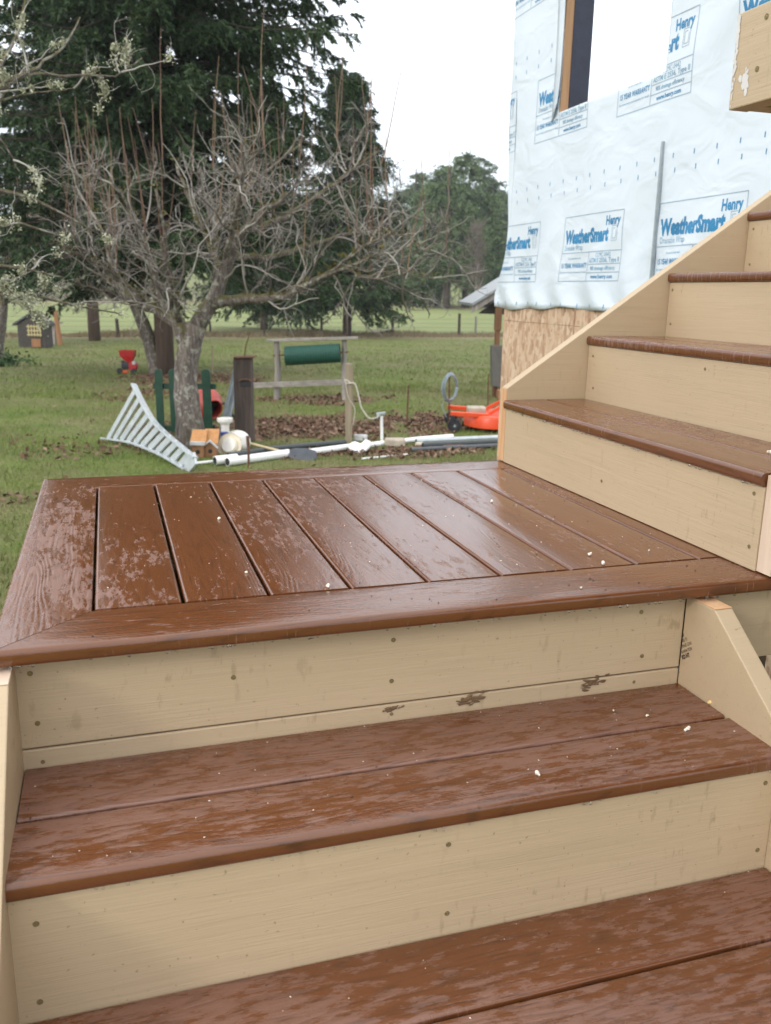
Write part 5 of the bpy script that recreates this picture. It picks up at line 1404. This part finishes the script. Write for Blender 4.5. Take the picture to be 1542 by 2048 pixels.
# coop and posts far left
gO = ground(60, 696); fO = plane_at(gO); s = scale_at(gO)
cp = thing('chicken_coop', gO, 'small dark gabled coop with a cream lattice window far left', 'coop')
def wO(x, y, z): return gO + RH * x * s + FH * y * s + Vector((0, 0, z * s))
MB().prism([wO(-22, 0, 0), wO(30, 0, 0), wO(30, 0, 46), wO(8, 0, 64), wO(-22, 0, 46)], FH * 45 * s).build('wall', M['coop'], cp)
for a_, b_ in (((8, 66), (36, 43)), ((8, 66), (-30, 43))):
    MB().prism([wO(a_[0], -4, a_[1]), wO(b_[0], -4, b_[1]), wO(b_[0], -4, b_[1] + 4), wO(a_[0], -4, a_[1] + 4)], FH * 53 * s).build('roof', M['dark_grey'], cp)
wd = MB().box(wO(12, -.6, 34), (29 * s, 1.0 * s, 22 * s), rotc).build('window', M['rubber_and_hole_shade'], cp)
for k in range(5): MB().box(wO(0.5 + k * 5.8, -1.6, 34), (2.6 * s, 1.0 * s, 23 * s), rotc).build('lattice_bar', M['coop_light'], wd)
for k in range(3): MB().box(wO(12, -2.8, 26 + k * 8), (29 * s, 1.0 * s, 2.4 * s), rotc).build('lattice_bar', M['coop_light'], wd)
MB().box(wO(14, -1.5, 10), (18 * s, 2 * s, 16 * s), rotc).build('door', M['cedar_dull'], cp)
for k, (u0, v0, u1, v1, w, lb) in enumerate(((97, 695, 91, 628, .10, 'leaning rusty brown post just right of the coop'), (121, 690, 110, 620, .11, 'outer rusty brown post right of the coop'))):
    p = ground(u0, v1 if False else v0); f = plane_at(p); tag(MB().tube([p - Vector((0, 0, .05)), f(u1, v1)], [w, w * .8], 8).build('brown_post', M['cedar_dull'], smooth=60), lb, 'post', 'brown posts by the coop')
gY = ground(108, 690); tb = thing('bird_table', gY, 'small grey table standing between the brown posts', 'table')
fY = plane_at(gY, .3)
MB().bar(fY(95, 646), fY(122, 646), .5, .05).build('table_top', M['weathered_x'], tb)
MB().bar(gY, fY(108, 647), .12, .12, tuple(RH)).build('leg', M['weathered'], tb)
p = ground(8, 733); n = 500; c = np.array(p) + RNG.normal(size=(n, 3)) * [.35, .2, .10] + [0, 0, .14]; P_, F_ = leaf_quads(c[:, 0], c[:, 1], c[:, 2], .06, 1.0)
pl = thing('low_shrub', p, 'low green plant on the lawn at the left edge', 'plant'); tag(np_mesh('leaves', P_, F_, M['plant'], pl), kind='stuff')
S = np.zeros((14, 3)) + np.array(p); Pt = grow(S, RNG.normal(size=S.shape) * [.5, .3, .1] + [0, 0, 1], RNG.uniform(.15, .35, 14), 5, .2, .05); v, f_ = tubes_np(Pt, taper(14, 5, np.full(14, .008), .004), 3); tag(np_mesh('stems', v, f_, M['brush'], pl), kind='stuff')

# shed beyond the house corner
gZ = ground(1000, 800); fZ = plane_at(gZ, 0.3)
sh = thing('lean_to_shed', gZ, 'dark open shed with a pale metal roof beyond the house corner', 'shed')
s = scale_at(gZ)
def wZ(u, v, b=0): return fZ(u, v, b)
r0, r1 = wZ(944, 612), wZ(1062, 540)
MB().prism([r0, r1, r1 + Vector((0, 0, .05)), r0 + Vector((0, 0, .05))], FH * 3.2).build('roof', M['metal_roof'], sh)
MB().prism([r0 - Vector((0, 0, .012)) + FH * .05, r1 - Vector((0, 0, .012)) + FH * .05, r1 - Vector((0, 0, .13)) + FH * .05, r0 - Vector((0, 0, .13)) + FH * .05], FH * .04).build('fascia', M['weathered'], sh)
MB().prism([r0 - Vector((0, 0, .14)) + FH * .3 + RH * .15, r1 - Vector((0, 0, .14)) + FH * .3, Vector((r1.x, r1.y, r0.z - .16)) + FH * .3], FH * .04).build('gable_board', M['shed_board'], sh)
for b in (.2, 2.9):
    q = wZ(996, 640, b); zg = float(gz(q.x, q.y)); MB().tube([Vector((q.x, q.y, zg - .05)), Vector((q.x, q.y, wZ(996, 700).z)), ], .05, 10).build('post', M['brown_post'], sh, smooth=60)
    MB().box(Vector((q.x, q.y, (wZ(996, 600).z + wZ(996, 662).z) / 2)), (.13, .13, wZ(996, 600).z - wZ(996, 662).z), rotc).build('post_head', M['brown_post'], sh, bevel=.01)
    MB().tube([Vector((q.x, q.y, wZ(996, 705).z)), Vector((q.x, q.y, wZ(996, 655).z))], .05, 10).build('post', M['brown_post'], sh)
q0, q1 = wZ(983, 691, .05), wZ(1040, 691, .05)
MB().prism([q0, q1, Vector((q1.x, q1.y, wZ(1040, 785).z)), Vector((wZ(984, 772).x, wZ(984, 772).y, wZ(984, 772).z))], FH * .25).build('side_panel', M['shed_grey'], sh, bevel=.01)
MB().box(Vector((gZ.x, gZ.y, gZ.z + .08)) + RH * .25 + FH * .3, (.55, .5, .18), rotc).build('footing', M['cedar_dull'], sh, bevel=.02)

# ================================================================== SMALL THINGS ON THE DECK
def crumb(u, v, z, r, mat, label, group):
    p = on_z(u, v, z); rr = np.random.default_rng(int(u * 7 + v)); m = MB()
    for k in range(4):
        c = p + Vector((rr.normal(0, r * .5), rr.normal(0, r * .5), r * rr.uniform(.3, .8))); a = Vector(rr.normal(size=3)).normalized()
        q = r * rr.uniform(.35, .8); m.lathe(c - a * q, a, [(0, 0), (q * .75, q * .35), (q, q), (q * .7, q * 1.65), (0, q * 2)], 7)
    tag(m.build('crumb', mat, smooth=180), label, 'crumb', group)
g = 'pale crumbs dropped on the landing'
for u, v, r, lb in ((984, 1004, .0045, 'pale crumb on the wet landing where the sky reflects, nearest the far border'), (1177, 1109, .0060, 'largest pale crumb on the landing, near its right front corner'),
                (1206, 1128, .0045, 'pale crumb just in front of the largest crumb on the landing'), (655, 1174, .0045, 'pale crumb by the front border of the landing, middle of the deck'),
                (436, 1039, .0045, 'pale crumb on the dark left half of the landing boards'), (1161, 1177, .0028, 'tiny pale crumb on the front border board of the landing'),
                (1298, 1102, .0028, 'tiny pale crumb close to the upper stair on the landing'), (494, 1146, .0036, 'pale crumb near the front left boards of the landing')):
    crumb(u, v, .0005, r, M['crumb'], lb, g)
g = 'pale crumbs dropped on the lower treads'
for u, v, r, lb in ((1076, 1551, .0050, 'whitest crumb alone on the front board of the lower tread'), (1375, 1460, .0043, 'white crumb on the lower tread near the right stringer'),
                (1227, 1422, .0028, 'small pale crumb on the back board of the lower tread'), (1293, 1432, .0028, 'small pale crumb on the lower tread between two larger ones'), (1168, 1382, .0028, 'small pale crumb against the torn knot of the riser')):
    crumb(u, v, -RISE + .0005, r, M['crumb'], lb, g)
crumb(1421, 1407, -RISE + .0005, .0055, M['crumb_yellow'], 'yellowish crumb against the right stringer of the lower stair', None)
crumb(1540, 906, RU + .0005, .0045, M['crumb'], 'pale crumb at the near end of the first upper tread', None)
# grit and seed husks, too many to count
m = MB()
def grit(n, x0, x1, y0, y1, z, r0, r1):
    for _ in range(n):
        x, y, r = RNG.uniform(x0, x1), RNG.uniform(y0, y1), RNG.uniform(r0, r1) ; a = RNG.uniform(0, 6.28)
        if y < 0.15 and y > 0.14: continue
        dx, dy = math.cos(a) * r, math.sin(a) * r
        m.add([(x - dx, y - dy, z), (x - dy * .5, y + dx * .5, z), (x + dx, y + dy, z), (x + dy * .5, y - dx * .5, z), (x, y, z + r * .6)], [(0, 4, 1), (1, 4, 2), (2, 4, 3), (3, 4, 0)])
grit(170, .15, 1.33, .16, 1.05, .0006, .0008, .0026); grit(40, .1, 1.3, .012, .13, .0006, .0010, .003)
grit(60, .04, 1.19, -.235, .04, -RISE + .0006, .0010, .0028); grit(40, .04, 1.19, -.52, -.24, -2 * RISE + .0006, .0010, .0028)
tag(m.build('grit', M['grit'], fix=False), 'dark grit and seed husks scattered over the wet boards', kind='stuff')
m = MB()
grit(60, .15, 1.33, .16, 1.05, .0007, .001, .0028); grit(45, .04, 1.19, -.235, .04, -RISE + .0007, .001, .002); grit(30, .04, 1.19, -.52, -.24, -2 * RISE + .0007, .001, .002)
tag(m.build('husks', M['crumb'], fix=False), 'tiny pale specks of husk scattered over the boards', kind='stuff')
# water drops hanging under the nosings
m = MB()
for (x0, x1, y, z, n) in ((.0, 1.55, .006, -TH, 70), (.05, 1.19, up_riser(0) - .2825, -RISE - TH, 18)):
    for _ in range(n):
        r = RNG.uniform(.0016, .0032); m.lathe((RNG.uniform(x0, x1), y + RNG.uniform(-.003, .003), z - r * 1.3), (0, 0, 1), [(0, 0), (r * .8, r * .4), (r, r), (r * .7, r * 1.6), (0, r * 2)], 7)
for _ in range(50):
    r = RNG.uniform(.0016, .003); m.lathe((XU - .004 + RNG.uniform(-.003, .002), RNG.uniform(.05, YS), RU - TH - r * 1.3), (0, 0, 1), [(0, 0), (r * .8, r * .4), (r, r), (r * .7, r * 1.6), (0, r * 2)], 7)
tag(m.build('water_drops', M['drop'], smooth=180, fix=False), 'rain drops hanging under the brown board edges', kind='stuff')

# ---------------- damp air (closed box named haze, sky outside)
hz = bpy.data.materials.new('damp air'); hz.use_nodes = True; hn = hz.node_tree.nodes; hn.remove(hn['Principled BSDF'])
pv = hn.new('ShaderNodeVolumePrincipled'); pv.inputs['Color'].default_value = (0.90, 0.95, 1.0, 1); pv.inputs['Density'].default_value = 0.0005; pv.inputs['Anisotropy'].default_value = 0.2
hz.node_tree.links.new(pv.outputs[0], hn['Material Output'].inputs['Volume'])
zlow = float(Z.min()) - 1.2
hb = MB().box((70, 290, (zlow + 75) / 2), (1020, 740, 75 - zlow)).build('haze', hz, None); tag(hb, kind='stuff')
